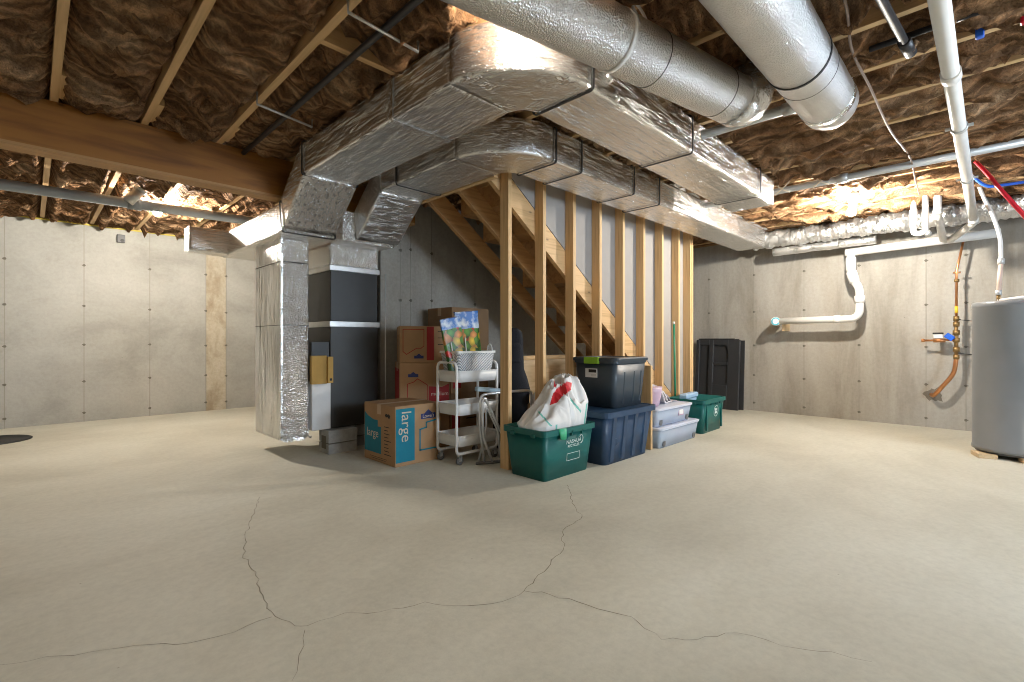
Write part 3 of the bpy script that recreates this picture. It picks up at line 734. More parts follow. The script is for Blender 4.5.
rd2 = thing('round_duct', 'short round foil duct with a dark band, nearest the large drain pipe', 'duct', (2.2, 0.62, 2.10))
b = MB(); b.tube(subdiv([(-0.8, 0.62, 2.23), (2.98, 0.62, 2.23)], 0.06) + [V((3.02, 0.62, 2.23)), V((3.05, 0.62, 2.23)), V((3.062, 0.62, 2.23))], [0.13] * (len(subdiv([(-0.8, 0.62, 2.23), (2.98, 0.62, 2.23)], 0.06)) + 1) + [0.122, 0.10], 36, wob=0.0015); b.build('duct_body', M['foil_r'], rd2)
ring_on((2.42, 0.62, 2.23), (1, 0, 0), 0.130, 0.014, 0.004).build('strap', M['strapdark'], rd2)
ring_on((2.56, 0.62, 2.23), (1, 0, 0), 0.130, 0.004, 0.0012).build('seam', M['strapdark'], rd2)
ring_on((2.92, 0.62, 2.23), (1, 0, 0), 0.130, 0.05, 0.0015).build('end_tape', M['tape'], rd2)

# --- flexible duct along the right wall
fd = thing('flexible_duct', 'crinkled silver flexible duct along the top of the right wall', 'duct', (6.75, 0.6, 2.15))
b = MB(); pth = subdiv([(6.74, 2.22, 2.27), (6.74, 1.2, 2.275), (6.74, 0.2, 2.27), (6.74, -1.4, 2.27)], 0.022)
b.tube(pth, [0.104 + 0.007 * math.sin(i * 2.2) for i in range(len(pth))], 32, wob=0.032); b.build('duct_body', M['foil_w'], fd)
b = MB(); p1 = round_path([(6.80, 2.05, 2.10), (6.82, 1.25, 2.105)], 0.05); b.tube(subdiv([(6.80, 2.02, 2.115), (6.83, 0.95, 2.13)], 0.04), 0.05, 16, wob=0.008)
tag(b.build('insulated_pipe', M['foil_w']), 'white wrapped pipe hanging just under the flexible duct', 'pipe')

# ------------------------------------------------------------------ lamps
def lamp(x, y, z, label, bm='bulb'):
    t = thing('ceiling_lamp', label, 'lamp', (x, y, z + 0.2), 0, 'bare bulb ceiling lamps')
    ztop = ZJ + 0.004
    b = MB(); b.lathe((x, y, z), [(0.052, max(ztop - z, .1)), (0.056, max(ztop - z, .1) - 0.02), (0.05, max(ztop - z, .1) - 0.03), (0.024, max(ztop - z, .1) - 0.04), (0.022, 0.05)], 24); b.build('lamp_holder', M['porcelain'], t)
    b = MB(); b.lathe((x, y, z), [(0.005, -0.040), (0.021, -0.036), (0.033, -0.019), (0.036, 0.0), (0.031, 0.022), (0.020, 0.041), (0.015, 0.055)], 24)
    b.build('bulb', M[bm], t)
    return t
lamp(0.91, 5.98, 2.27, 'glowing bare bulb near the pale left wall beside the grey pipe')
lamp(5.58, 0.965, 2.21, 'glowing bare bulb near the right wall in front of the flexible duct')
lamp(1.40, 1.335, 2.365, 'bare bulb tucked between the round duct and the duct elbow', 'bulb_mid')
lamp(2.3, -1.5, 2.25, 'bare bulb behind the viewer', 'bulb_dim')
lamp(-1.6, -1.0, 2.25, 'added fill bulb out of view far from the ducts', 'bulb_dim')  # extra unseen bulb, added as fill light for the front floor
ld = bpy.data.lights.new('window_daylight', 'AREA'); ld.energy = 190; ld.shape = 'RECTANGLE'; ld.size = 1.8; ld.size_y = 1.1; ld.color = (0.70, 0.84, 1.0)
lo = bpy.data.objects.new('window_daylight', ld); lo.location = (3.3, YB - 0.22, 1.65); lo.rotation_euler = (math.radians(90), 0, 0); C.objects.link(lo)
lo.rotation_euler = (math.radians(-90), 0, math.radians(180)) if False else (math.radians(90), 0, 0)

# ------------------------------------------------------------------ pipes overhead
def pipe_thing(name, label, cat, path, r, mat, seg=16):
    b = MB(); b.tube(path, r, seg); o = b.build(name, mat); return tag(o, label, cat)
gp = thing('grey_pipe', 'long grey plastic pipe crossing under the joists toward the pale left wall', 'pipe', (0.0, 5.6, 2.2))
b = MB(); b.tube([(XB, 5.60, 2.175), (2.2, 5.60, 2.255)], 0.044, 20); b.build('pipe_body', M['pvcgrey'], gp)
b = MB(); b.tube([(0.63, 5.60, 2.2315), (0.73, 5.60, 2.233)], 0.054, 20); b.build('coupling', M['pvcgrey'], gp)
jb = thing('junction_box', 'grey conduit fitting above the glowing bulb by the left wall', 'fitting', (0.7, 5.46, 2.28))
b = MB(); b.tube([(0.62, 5.50, 2.22), (0.70, 5.47, 2.33)], 0.045, 18); b.build('fitting_body', M['galv'], jb)
b = MB(); b.tube([(0.70, 5.47, 2.33), (0.715, 5.465, 2.352)], 0.052, 18); b.build('collar', M['steelpipe'], jb)
for i, (x, lab) in enumerate(((4.82, 'long grey pipe under the joists running behind the square duct end'), (3.07, 'grey pipe passing behind the banded round duct'))):
    g = thing('grey_pipe', lab, 'pipe', (x, 1.0, 2.30))
    z = 2.335 if i == 0 else 2.30
    b = MB(); b.tube([(x, 0.72 if i else -1.2, z), (x, 1.33 if i else 3.4, z)], 0.028, 16); b.build('pipe_body', M['steelpipe'], g)
    yc = 0.82 if i else 0.9
    b = MB(); b.tube([(x, yc - 0.04, z), (x, yc + 0.04, z)], 0.036, 16); b.build('coupling', M['steelpipe'], g)
    if i == 0:
        for yy in (1.35, 1.05):
            b = MB()
            for s in (-1, 1): b.tube([(x - 0.02, yy - 0.06 * s, 2.40), (x - 0.034, yy, z), (x - 0.02, yy + 0.06 * s, z - .035)], 0.006, 6)
            b.build('tie_wire', M['fibre'], g)
# big white drain pipe
bp_ = thing('drain_pipe', 'large white drain pipe sloping overhead with hanger clamps', 'pipe', (3.5, 0.14, 2.1))
b = MB(); b.tube([(0.6, 0.14, 2.235), (6.35, 0.14, 2.135)], 0.032, 20); b.build('pipe_body', M['pvc'], bp_)
b = MB(); b.tube(round_path([(6.33, 0.14, 2.135), (6.52, 0.14, 2.125), (6.86, 0.33, 2.03)], 0.08), 0.034, 20); b.build('elbow', M['pvc'], bp_)
for x in (3.0, 6.42):
    b = MB(); b.tube([(x - 0.04, 0.14, 2.193 - 0.0174 * (x - 3.0)), (x + 0.03, 0.14, 2.192 - 0.0174 * (x - 3.0))], 0.038, 20); b.build('coupling', M['pvc'], bp_)
for x in (3.72, 4.86):
    zc = 2.235 - 0.0174 * (x - 0.6)
    b = ring_on((x, 0.14, zc), (1, 0, 0), 0.0335, 0.03, 0.005)
    b.box(x - 0.015, x + 0.015, 0.17, 0.20, zc - 0.005, zc + 0.005); b.box(x - 0.015, x + 0.015, 0.08, 0.11, zc - 0.005, zc + 0.005)
    b.tube([(x, 0.14, zc + 0.034), (x, 0.14, 2.39)], 0.006, 8)
    b.build('hanger_clamp', M['steelpipe'], bp_)
# wall drain with clean-out
wd = thing('wall_drain', 'white drain pipe dropping down the right wall to a blue-ringed clean-out', 'pipe', (6.9, 1.2, 1.2))
b = MB(); b.tube([(6.9, -0.05, 2.06), (6.88, 1.25, 2.02)], 0.045, 18); b.build('main_pipe', M['pvc'], wd)
b = MB(); b.tube(round_path([(6.88, 1.20, 2.03), (6.88, 1.20, 1.72), (6.88, 1.115, 1.60), (6.88, 1.115, 1.235), (6.88, 2.00, 1.225)], 0.11), 0.042, 18); b.build('drop_pipe', M['pvc'], wd)
for (pa, pb, r) in (((6.88, 1.20, 1.96), (6.88, 1.20, 1.80), 0.052), ((6.88, 1.195, 1.79), (6.88, 1.16, 1.66), 0.054), ((6.88, 1.115, 1.50), (6.88, 1.115, 1.42), 0.052), ((6.88, 1.31, 1.233), (6.88, 1.37, 1.233), 0.048), ((6.88, 1.70, 1.229), (6.88, 1.705, 1.229), 0.044)):
    b = MB(); b.tube([pa, pb], r, 18); b.build('coupling', M['pvc'], wd)
cdir = V((-0.92, -0.35, 0)).normalized(); cpos = V((6.88, 2.02, 1.225))
b = MB(); b.tube([cpos + V((0.2, 0.02, 0)), cpos - cdir * 0.02, cpos + cdir * 0.05], 0.055, 20); b.build('cleanout_body', M['pvc'], wd)
b = MB(); b.tube([cpos + cdir * 0.05, cpos + cdir * 0.056], 0.051, 20, 0); b.tube([cpos + cdir * 0.056, cpos + cdir * 0.062], 0.034, 20, 1); b.build('cleanout_cap', [plain('teal_ring', (0.10, 0.42, 0.52), 0.4), M['paper']], wd, label='round cap with a blue ring')
b = MB(); b.box(6.95, XR - 0.002, 1.92, 1.96, 1.10, 1.19); b.build('bracket', M['ply'], wd)
# trap
tr = thing('drain_trap', 'white U-shaped drain trap hanging beside the large drain pipe', 'pipe', (6.2, 0.52, 2.0))
b = MB(); b.tube(round_path([(6.2, 0.565, 2.42), (6.2, 0.565, 2.03), (6.2, 0.475, 2.03), (6.2, 0.475, 2.44)], 0.055, 8), 0.026, 16); b.build('pipe_body', M['pvc'], tr)
b = MB(); b.tube([(6.2, 0.565, 2.27), (6.2, 0.565, 2.10)], 0.033, 16); b.build('coupling', M['pvc'], tr)
b = MB(); b.tube([(6.2, 0.475, 2.045), (6.3, 0.46, 2.03)], 0.03, 16); b.build('outlet', M['pvc'], tr)
b = MB(); b.tube(round_path([(6.2, 0.385, 2.44), (6.2, 0.385, 2.19), (6.82, 0.38, 2.04)], 0.09, 6), 0.032, 16)
dp = thing('drain_branch', 'white drain branch pipe between the trap and the large drain pipe', 'pipe', (6.2, 0.38, 2.1))
b.build('pipe_body', M['pvc'], dp)
b = MB(); b.tube([(6.2, 0.385, 2.23), (6.2, 0.385, 2.19)], 0.040, 16); b.build('coupling', M['pvc'], dp)
# copper service
cw = thing('copper_service', 'copper water service line with valves rising out of the right wall', 'pipe', (7.0, 0.3, 0.36))
b = MB(); b.tube(smooth_path([(7.17, 0.50, 0.37), (7.06, 0.47, 0.37), (7.0, 0.40, 0.47), (7.0, 0.31, 0.62), (7.0, 0.285, 0.78)]), 0.020, 14); b.build('bent_pipe', M['copper'], cw)
b = MB(); b.tube([(7.0, 0.285, 0.76), (7.0, 0.285, 1.22)], 0.017, 14); b.build('riser', M['brass'], cw)
for z, r in ((0.80, 0.026), (0.88, 0.028), (0.98, 0.027), (1.06, 0.029), (1.15, 0.027), (1.21, 0.024)):
    b = MB(); b.tube([(7.0, 0.285, z - 0.025), (7.0, 0.285, z + 0.025)], r, 10); b.build('fitting', M['brass'], cw)
b = MB(); b.tube([(7.0, 0.285, 1.22), (7.0, 0.282, 1.72), (7.0, 0.22, 2.09)], 0.011, 12); b.build('upper_pipe', M['copper'], cw)
b = MB(); b.tube([(7.0, 0.284, 1.27), (7.0, 0.284, 1.34)], 0.014, 12); b.build('yellow_tag', M['yellow'], cw, label='yellow band')
b = MB(); b.tube([(7.0, 0.285, 0.98), (7.0, 0.565, 0.975)], 0.011, 12); b.tube([(7.0, 0.54, 0.976), (7.0, 0.57, 0.975)], 0.018, 8); b.tube([(7.0, 0.47, .976), (7.0, .37, .976)], 0.022, 10); b.build('side_branch', M['copper'], cw)
b = MB(); b.box(6.975, 7.02, 0.39, 0.47, 1.0, 1.045, 0, 0.006); b.box(6.968, 7.022, 0.385, 0.475, 1.045, 1.062, 1, 0.004); b.build('valve_body', [M['paper'], M['black']], cw)
b = MB(xf=Matrix.Translation((6.97, 0.345, 1.02)) @ Matrix.Rotation(0.7, 4, 'X')); b.box(-0.012, 0.012, -0.05, 0.03, -0.028, 0.028, 0, 0.005); b.build('valve_handle', M['blue'], cw, label='blue valve handle')
b = MB()
for z in (1.20, 0.84): b.tube([(7.0, 0.285, z), (7.15, 0.13, z - 0.02)], 0.004, 8); b.tube([(7.0, 0.30, z), (7.0, 0.25, z)], 0.007, 8)
b.build('stand_off_rod', M['strapdark'], cw)
b = MB(); b.tube([(7.0, 0.282, 1.60), (7.0, 0.282, 1.63)], 0.022, 12); b.build('clamp', M['brass'], cw)
b = MB(); b.tube([(7.0, 0.31, 1.70), (7.0, 0.25, 1.70)], 0.010, 8); b.build('clamp', M['copper'], cw)
# tubing
def RY(u, X): r = (u - 512) / F; return (1 - r) / (1 + r) * X
hp = thing('white_tube', 'white flexible water tube curving down to the top of the grey tank', 'tube', (5.8, 0, 1.3))
tp = [(6.1, RY(978, 6.1), 2.40), (6.0, RY(984, 6.0), 2.24), (5.9, RY(993, 5.9), 2.05), (5.85, RY(1000, 5.85), 1.85), (5.82, RY(1001, 5.82), 1.65)]
b = MB(); b.tube(smooth_path(tp), 0.014, 12); b.build('tube_body', M['pvc'], hp)
b = MB(); b.tube([(5.82, RY(1001, 5.82), 1.65), (5.80, RY(998.5, 5.8), 1.36)], 0.016, 12); b.build('lower_tube', plain('blush_tube', (0.66, 0.50, 0.42), 0.4), hp)
b = MB(); b.tube([(5.82, RY(1001, 5.82), 1.67), (5.82, RY(1001, 5.82), 1.62)], 0.022, 12); b.build('fitting', M['steelpipe'], hp)
b = MB(); b.tube([(5.80, RY(998.5, 5.8), 1.40), (5.80, RY(998.5, 5.8), 1.36)], 0.021, 12); b.build('fitting', M['steelpipe'], hp)
b = MB(); b.tube([(5.80, RY(998.5, 5.8), 1.37), (5.80, RY(998.5, 5.8), 1.30)], 0.013, 12); b.build('nipple', M['brass'], hp)
pipe_thing('red_tube', 'red water tubing curving down from the joists', 'tube', smooth_path([(5.3, 0.12, 2.42), (5.15, 0.04, 2.25), (5.0, -0.03, 2.08), (4.98, -0.10, 1.95), (5.0, -0.18, 1.80), (5.1, -0.26, 1.55), (5.45, -0.40, 1.33)]), 0.014, M['red'])
pipe_thing('blue_tube', 'short length of blue water tubing beside the red tubing', 'tube', smooth_path([(5.6, 0.14, 2.37), (5.6, 0.05, 2.26), (5.6, -0.05, 2.24), (5.62, -0.3, 2.24)]), 0.012, M['blue'])
pipe_thing('black_pipe', 'black pipe lying along a joist above the large white drain pipe', 'pipe', [(2.83, 0.42, 2.36), (2.83, -1.0, 2.36)], 0.014, M['black'])
bpp = thing('black_pipe', 'short black pipe stub with a capped end near the banded round duct', 'pipe', (2.5, 0.3, 2.32))
b = MB(); b.tube([(1.2, 0.40, 2.33), (2.86, 0.285, 2.33)], 0.017, 14); b.build('pipe_body', M['black'], bpp)
b = MB(); b.tube([(2.80, 0.289, 2.33), (2.94, 0.279, 2.33)], 0.025, 14); b.build('end_fitting', M['black'], bpp)
b = MB(); b.tube([(2.94, 0.279, 2.33), (2.953, 0.278, 2.33)], 0.010, 12); b.build('tip', M['paper'], bpp)
pipe_thing('brown_cable', 'thin brown cable drooping under the joists beside the large drain pipe', 'cable', smooth_path([(1.6, 0.40, 2.37), (2.33, 0.427, 2.35), (2.75, 0.475, 2.345), (3.2, 0.47, 2.33), (3.89, 0.47, 2.32), (4.62, 0.44, 2.33), (5.3, 0.47, 2.33), (5.75, 0.48, 2.30)]), 0.006, M['cable'], 8)
pipe_thing('black_pipe', 'black pipe running across the bays beside the upper foil duct to the beam', 'pipe', [(1.11, -1.0, 2.352), (1.11, 3.9, 2.352)], 0.016, M['black'])
for i, (a, c_, lab) in enumerate((((257, 104), (312, 127), 'thin metal hanger bar beside the upper duct, the one nearer the beam'), ((348, 12), (418, 52), 'thin metal hanger bar beside the upper duct, the one nearer the elbow'))):
    pa, pb = pix(*a, 2.33), pix(*c_, 2.32)
    b = MB(); b.tube([pa + V((0, 0, 0.07)), pa, pb, pb + V((0, 0, 0.05))], 0.007, 6); tag(b.build('hanger_bar', M['galv']), lab, 'hanger bar', 'metal bars holding the duct')
b = MB()
for k, (x, c) in enumerate(((2.93, 0), (2.95, 1))): pass
b.box(3.0, 3.03, 0.03, 0.06, 2.33, 2.385, 0, 0.004); tag(b.build('pipe_clip', M['blue']), 'small blue clip on the joist beside the large drain pipe', 'clip')
b = MB(); b.box(3.0, 3.03, -0.11, -0.08, 2.33, 2.385, 0, 0.004); tag(b.build('pipe_clip', M['red']), 'small dark red clip on the joist beside the large drain pipe', 'clip')
# wall sensor
ws = thing('wall_box', 'small grey box fixed high on the pale left wall under the gasket line', 'box', (0.80, YL, 2.2))
b = MB(); b.box(0.765, 0.845, YL - 0.05, YL - 0.001, 2.20, 2.30, 0, 0.006); b.build('box_body', M['rubber'], ws)
b = MB(); b.lathe((0.815, YL - 0.056, 2.225), [(0.02, 0), (0.02, 0.006)], 14, None, 'y'); b.build('knob', M['strapdark'], ws)
# sump cover
sp_ = thing('sump_cover', 'round black sump cover set in the floor by the pale left wall', 'cover', (-0.27, 6.85, 0))
b = MB(); b.lathe((-0.27, 6.85, 0), [(0.29, 0.0), (0.29, 0.008), (0.275, 0.014), (0.27, 0.010), (0.02, 0.010)], 40); b.build('lid', M['sump'], sp_)
b = MB(); b.tube([(-0.27 + 0.06 * math.cos(a), 6.85, 0.012 + 0.03 * math.sin(a)) for a in [PI * i / 10 for i in range(11)]], 0.008, 8); b.build('handle', M['sump'], sp_)
# little ragged wool tufts by the left wall top
# ------------------------------------------------------------------ water heater
wh = thing('water_heater', 'large grey cylindrical water heater tank at the right edge', 'water heater', (5.84, -0.13, 0.05))
cx, cy = 5.84, -0.13
b = MB(); b.lathe((cx, cy, 0.05), [(0.262, 0.0), (0.272, 0.004), (0.272, 0.03), (0.268, 0.034), (0.268, 1.20), (0.272, 1.205), (0.272, 1.235), (0.262, 1.25), (0.03, 1.256)], 64); b.build('tank', M['tank'], wh)
b = MB(); b.lathe((cx, cy, 0.035), [(0.25, 0), (0.25, 0.016)], 48); b.build('base_ring', M['tankdark'], wh)
b = MB(xf=Matrix.Translation((cx, cy, 0)) @ Matrix.Rotation(math.radians(200), 4, 'Z'))
b.add([(0.27 * math.cos(a), 0.27 * math.sin(a), z) for z in (0.35, 0.85) for a in [math.radians(-14 + 4 * i) for i in range(8)]], [(i, i + 1, i + 9, i + 8) for i in range(7)], True)
b = MB(); b.tube([(cx + 0.1, cy - 0.1, 1.30), (cx + 0.1, cy - 0.1, 1.40)], 0.013, 12); b.tube([(5.80, -0.02, 1.315), (5.80, -0.30, 1.345)], 0.013, 12, 1); b.build('pipe_stub', [M['copper'], M['pvc']], wh)
for i, (x, y, w, lab) in enumerate(((5.66, 0.06, 0.09, 'wood block under the tank on its wall side'), (5.58, -0.22, 0.09, 'wood block under the tank nearest the viewer'), (6.0, -0.2, 0.09, 'wood block under the tank on its far side'))):
    b = MB(xf=Matrix.Translation((x, y, 0)) @ Matrix.Rotation(0.3, 4, 'Z')); b.box(-w, w, -0.06, 0.06, 0, 0.035, 0, 0.003)
    tag(b.build('wood_block', M['ply']), lab, 'wood block', 'blocks under the tank')

# ------------------------------------------------------------------ black molded panels
def molded_panel(y0, w, zt, lean, xb, label, detail=True):
    t = thing('molded_panel', label, 'panel', (xb, y0 + w / 2, 0.0))
    xf = Matrix.Translation((xb, y0 + w, 0.002)) @ Matrix.Rotation(math.radians(-90), 4, 'Z') @ Matrix.Rotation(-lean, 4, 'X')
    b = MB(xf=xf)   # local x along -Y world, y depth (into wall), z up
    b.box(0, w, 0.030, 0.042, 0, zt, 0, 0.004)
    if detail:
        # raised frame around recesses
        b.box(0, 0.05, 0, 0.032, 0, zt, 0, 0.004); b.box(0.19, 0.255, 0, 0.032, 0.0, zt, 0, 0.004); b.box(w - 0.16, w, 0, 0.032, 0, zt, 0, 0.004)
        b.box(0.05, 0.19, 0, 0.032, zt - 0.075, zt, 0, 0.003); b.box(0.255, w - 0.16, 0, 0.032, zt - 0.075, zt, 0, 0.003)
        b.box(0.255, w - 0.16, 0, 0.032, 0.0, 0.34, 0, 0.003); b.box(0.255, w - 0.16, 0, 0.032, zt - 0.36, zt - 0.325, 0, 0.003)
        b.box(0.05, 0.19, 0, 0.032, 0, 0.18, 0, 0.003)
        b.prism([(0.255, 0.34), (w - .16, .34), (w - .16, .37), (.255, .37)], 'y', 0.004, 0.032)
        # rounded shoulder of the arch recess
        R = 0.075; cxx, czz = w - 0.16 - R, zt - 0.075 - R
        poly = [(w - 0.16, zt - 0.075)] + [(cxx + R * math.cos(a), czz + R * math.sin(a)) for a in [PI / 2 * i / 8 for i in range(9)]]
        b.prism(poly, 'y', 0.0, 0.032)
    b.build('panel_body', plain('panel_black', (0.030, 0.031, 0.033), 0.42), t)
    b = MB(xf=xf)
    b.box(0.03, w - 0.07, -0.004, 0.02, zt, zt + 0.018, 0, 0.003); b.build('top_lip', M['black'], t)
    return t
molded_panel(2.52, 0.62, 0.99, 0.09, 6.95, 'black molded plastic panel with arched recess leaning on the right wall')
molded_panel(2.48, 0.62, 0.98, 0.06, 7.03, 'black molded plastic panel mostly hidden behind the arched one', False)

# ------------------------------------------------------------------ bins
def bin_shell(b, w, d, h, taper, th=0.006, floor=0.01, mi=None, rc=0.03):
    def ring(w_, d_, z): return [(x, y, z) for x, y in [(p[0], p[1]) for p in prof_rect(w_, d_, rc, 3)]]
    rings = [ring(w - 2 * taper, d - 2 * taper, 0), ring(w, d, h), ring(w - 2 * th, d - 2 * th, h), ring(w - 2 * taper - 2 * th, d - 2 * taper - 2 * th, floor)]
    b.loft(rings, True, mi, True, True)
    return b
def rim_ring(b, w, d, z0, z1, out, rc=0.035, mi=None):
    def ring(w_, d_, z): return [(x, y, z) for x, y in prof_rect(w_, d_, rc, 3)]
    b.loft([ring(w - .004, d - .004, z0), ring(w + 2 * out, d + 2 * out, z0), ring(w + 2 * out, d + 2 * out, z1), ring(w - .012, d - .012, z1), ring(w - 0.012, d - 0.012, z0)], False, mi, False, False)
    return b
def face_xf(cx, cy, z, rotz, tilt=0.0):
    """plane standing on the -Y side of a thing at rotz: local x right, y up, z toward the viewer"""
    return Matrix.Translation((cx, cy, z)) @ Matrix.Rotation(rotz, 4, 'Z') @ Matrix.Rotation(math.radians(90) - tilt, 4, 'X')

def recycling_bin(cx, cy, rot, label, mark):
    w, d, h, tp = 0.57, 0.40, 0.355, 0.035
    t = thing('recycling_bin', label, 'bin', (cx, cy, 0), rot, 'green recycling bins')
    xf = Matrix.Translation((cx, cy, 0)) @ Matrix.Rotation(rot, 4, 'Z')
    b = MB(xf=xf); bin_shell(b, w, d, h, tp); b.build('body', M['green'], t)
    b = MB(xf=xf); rim_ring(b, w, d, h - 0.04, h, 0.012)
    for x in (-0.12, 0.0, 0.12):
        for s in (-1, 1): b.box(x - 0.006, x + 0.006, s * (d / 2 + 0.006) - 0.006, s * (d / 2 + 0.006) + 0.006, h - 0.06, h - 0.02)
    for y in (-0.1, 0.1):
        b.box(-w / 2 - 0.018, -w / 2 + .0, y - 0.02, y + 0.02, h - 0.055, h - 0.025, 0, 0.004)
    b.build('rim', M['green'], t)
    tl = math.atan2(tp, h)
    def fx(x, z):
        inset = tp * (1 - z / h)
        return xf @ Matrix.Translation((x, -d / 2 + inset - 0.0012, z)) @ Matrix.Rotation(math.radians(90) + tl, 4, 'X')
    b = MB(xf=fx(0.05, 0.235)); 
    if mark == 'name':
        b = MB(xf=fx(0.045, 0.245)); b.text('NASHUA', 0.040, xs=1.1); b.xf = fx(0.045, 0.214); b.text('RECYCLES', 0.027, xs=1.1)
        b.xf = fx(0.128, 0.250); b.tube([(0.022 * math.cos(a), 0.03 * math.sin(a), 0.001) for a in [0.4 + 4.4 * i / 14 - 2.2 for i in range(15)]], 0.003, 5)
        b.build('print', M['print_white'], t, label='white lettering')
        b = MB(xf=fx(0.05, 0.135)); s = 0.003
        for (x0, x1, y0, y1) in ((-0.075, 0.075, 0.024, 0.027), (-0.075, 0.075, -0.027, -0.024), (-0.075, -0.072, -0.027, 0.027), (0.072, 0.075, -0.027, 0.027)): b.box(x0, x1, y0, y1, 0, 0.0008)
        b.build('print', M['print_white'], t, label='white outlined box')
    else:
        b = MB(xf=fx(0.06, 0.215)); b.tube([(0.058 * math.cos(2 * PI * i / 30), 0.058 * math.sin(2 * PI * i / 30), 0.0005) for i in range(31)], 0.0022, 5)
        b.box(-0.03, 0.03, -0.028, -0.004, 0, 0.001); b.box(-0.028, -0.004, 0.002, 0.03, 0, 0.001); b.box(0.004, 0.028, 0.002, 0.03, 0, 0.001)
        b.build('print', M['print_white'], t, label='round white emblem')
        b = MB(xf=xf)
        for x in (-0.2, 0.2): b.box(x - 0.01, x + 0.01, -d / 2 + 0.002, -d / 2 + 0.02, 0.03, h - 0.06)
        b.build('rib', M['green'], t)
    return t
recycling_bin(2.745, 2.345, 0.0, 'green recycling bin overflowing with a white plastic bag in front of the studs', 'name')
recycling_bin(5.19, 2.315, 0.02, 'green recycling bin with a round white emblem beside the clear boxes', 'emblem')
# pale lid sticking out of the second bin
b = MB(xf=Matrix.Translation((5.25, 2.43, 0.30)) @ Matrix.Rotation(0.12, 4, 'Z') @ Matrix.Rotation(-0.05, 4, 'X')); b.box(-0.20, 0.19, -0.05, 0.045, 0.03, 0.085, 0, 0.012); b.box(-0.17, 0.16, -0.035, 0.03, 0.0, 0.03); b.box(-.17, -.14, -.03, .03, -.29, 0.0); b.box(.13, .16, -.03, .03, -.29, 0.0)
tag(b.build('plastic_tray', M['lidblue']), 'pale blue plastic tray standing in the emblem recycling bin', 'tray')

def tote(cx, cy, z, w, d, h, rot, name, label, mat, kind):
    t = thing(name, label, 'tote', (cx, cy, z), rot)
    xf = Matrix.Translation((cx, cy, z)) @ Matrix.Rotation(rot, 4, 'Z')
    tp = 0.045 if kind == 'open' else 0.03
    b = MB(xf=xf); bin_shell(b, w, d, h, tp, rc=0.04)
    b.build('body', mat, t)
    if kind == 'open':
        b = MB(xf=xf); rim_ring(b, w, d, h - 0.045, h - 0.0, 0.022, 0.05); b.build('rim', mat, t)
        for x in (-0.24, -0.08, 0.08, 0.24):
            b = MB(xf=xf); pr = []
            for (z_, o) in ((0.02, tp - 0.002), (h - 0.05, 0.006)):
                pr.append([(x - 0.035, -d / 2 + o + 0.008, z_), (x - 0.022, -d / 2 + o - 0.010, z_), (x + 0.022, -d / 2 + o - 0.010, z_), (x + 0.035, -d / 2 + o + 0.008, z_)])
            b.loft(pr, False, None); b.build('rib', mat, t)
        b = MB(xf=xf @ Matrix.Translation((-0.2, -d / 2 + 0.024, 0.17)) @ Matrix.Rotation(math.radians(90), 4, 'X')); b.tube([(0.03 * math.cos(2 * PI * i / 20), 0.03 * math.sin(2 * PI * i / 20), 0) for i in range(21)], 0.002, 5); b.build('emblem', plain('tote_emblem', (0.05, 0.09, 0.15), 0.4), t)
        # floor of the stack: the shallow shelf the upper tote sits on
        b = MB(xf=xf); b.box(-w / 2 + 0.02, w / 2 - 0.02, -d / 2 + 0.02, d / 2 - 0.02, h - 0.012, h - 0.003); b.build('lid', mat, t)
    else:
        b = MB(xf=xf); rim_ring(b, w, d, h - 0.03, h, 0.006, 0.04); b.build('rim', mat, t)
        b = MB(xf=xf)
        def ring(w_, d_, zz): return [(x, y, zz) for x, y in prof_rect(w_, d_, 0.04, 3)]
        b.loft([ring(w + 0.03, d + 0.03, h - 0.012), ring(w + 0.036, d + 0.036, h + 0.008), ring(w + 0.02, d + 0.02, h + 0.018), ring(w - 0.05, d - 0.05, h + 0.018), ring(w - 0.06, d - 0.06, h + 0.012)], False)
        lidp = b.build('lid', M['slate'], t)
        b = MB(xf=xf); b.box(-w / 2 - 0.024, -w / 2 + 0.01, -0.06, 0.09, h - 0.035, h + 0.022, 0, 0.006); b.build('latch', M['lime'], lidp, label='lime green latch')
        b = MB(xf=xf); xx = -w / 2 + 0.008
        b.box(xx - 0.004, xx - 0.001, -0.03, 0.09, h - 0.15, h - 0.075, 0); b.box(xx - 0.0055, xx - 0.004, -0.02, 0.055, h - 0.108, h - 0.082, 1); b.box(xx - .0055, xx - .004, -.02, .03, h - .138, h - .12, 2); b.build('sticker', [M['paper'], M['ink'], M['galv']], t, label='white sticker')
        for x in (-0.1, 0.05, 0.16):
            b = MB(xf=xf); b.loft([[(x - 0.012, -d / 2 + tp + .003, 0.03), (x, -d / 2 + tp - 0.009, 0.03), (x + 0.012, -d / 2 + tp + .003, 0.03)], [(x - 0.008, -d / 2 + .009, h - 0.10), (x, -d / 2 + 0.002, h - 0.10), (x + 0.008, -d / 2 + .009, h - 0.10)]], False); b.build('rib', mat, t)
    return t
tote(3.47, 2.31, 0.0, 0.73, 0.44, 0.42, 0.0, 'storage_tote', 'dark blue ribbed tote on the floor, under the lidded slate tote', M['navy'], 'open')
tote(3.575, 2.36, 0.42, 0.50, 0.42, 0.395, 0.0, 'storage_tote', 'slate tote with lime green latch stacked on the blue tote', M['slate'], 'lid')
# boards
b = MB(); b.box(3.908, 3.940, 2.16, 2.27, 0, 0.75, 0, 0.003); tag(b.build('lumber_offcut', M['spf']), 'short wooden board upright between the blue tote and the clear boxes', 'board')

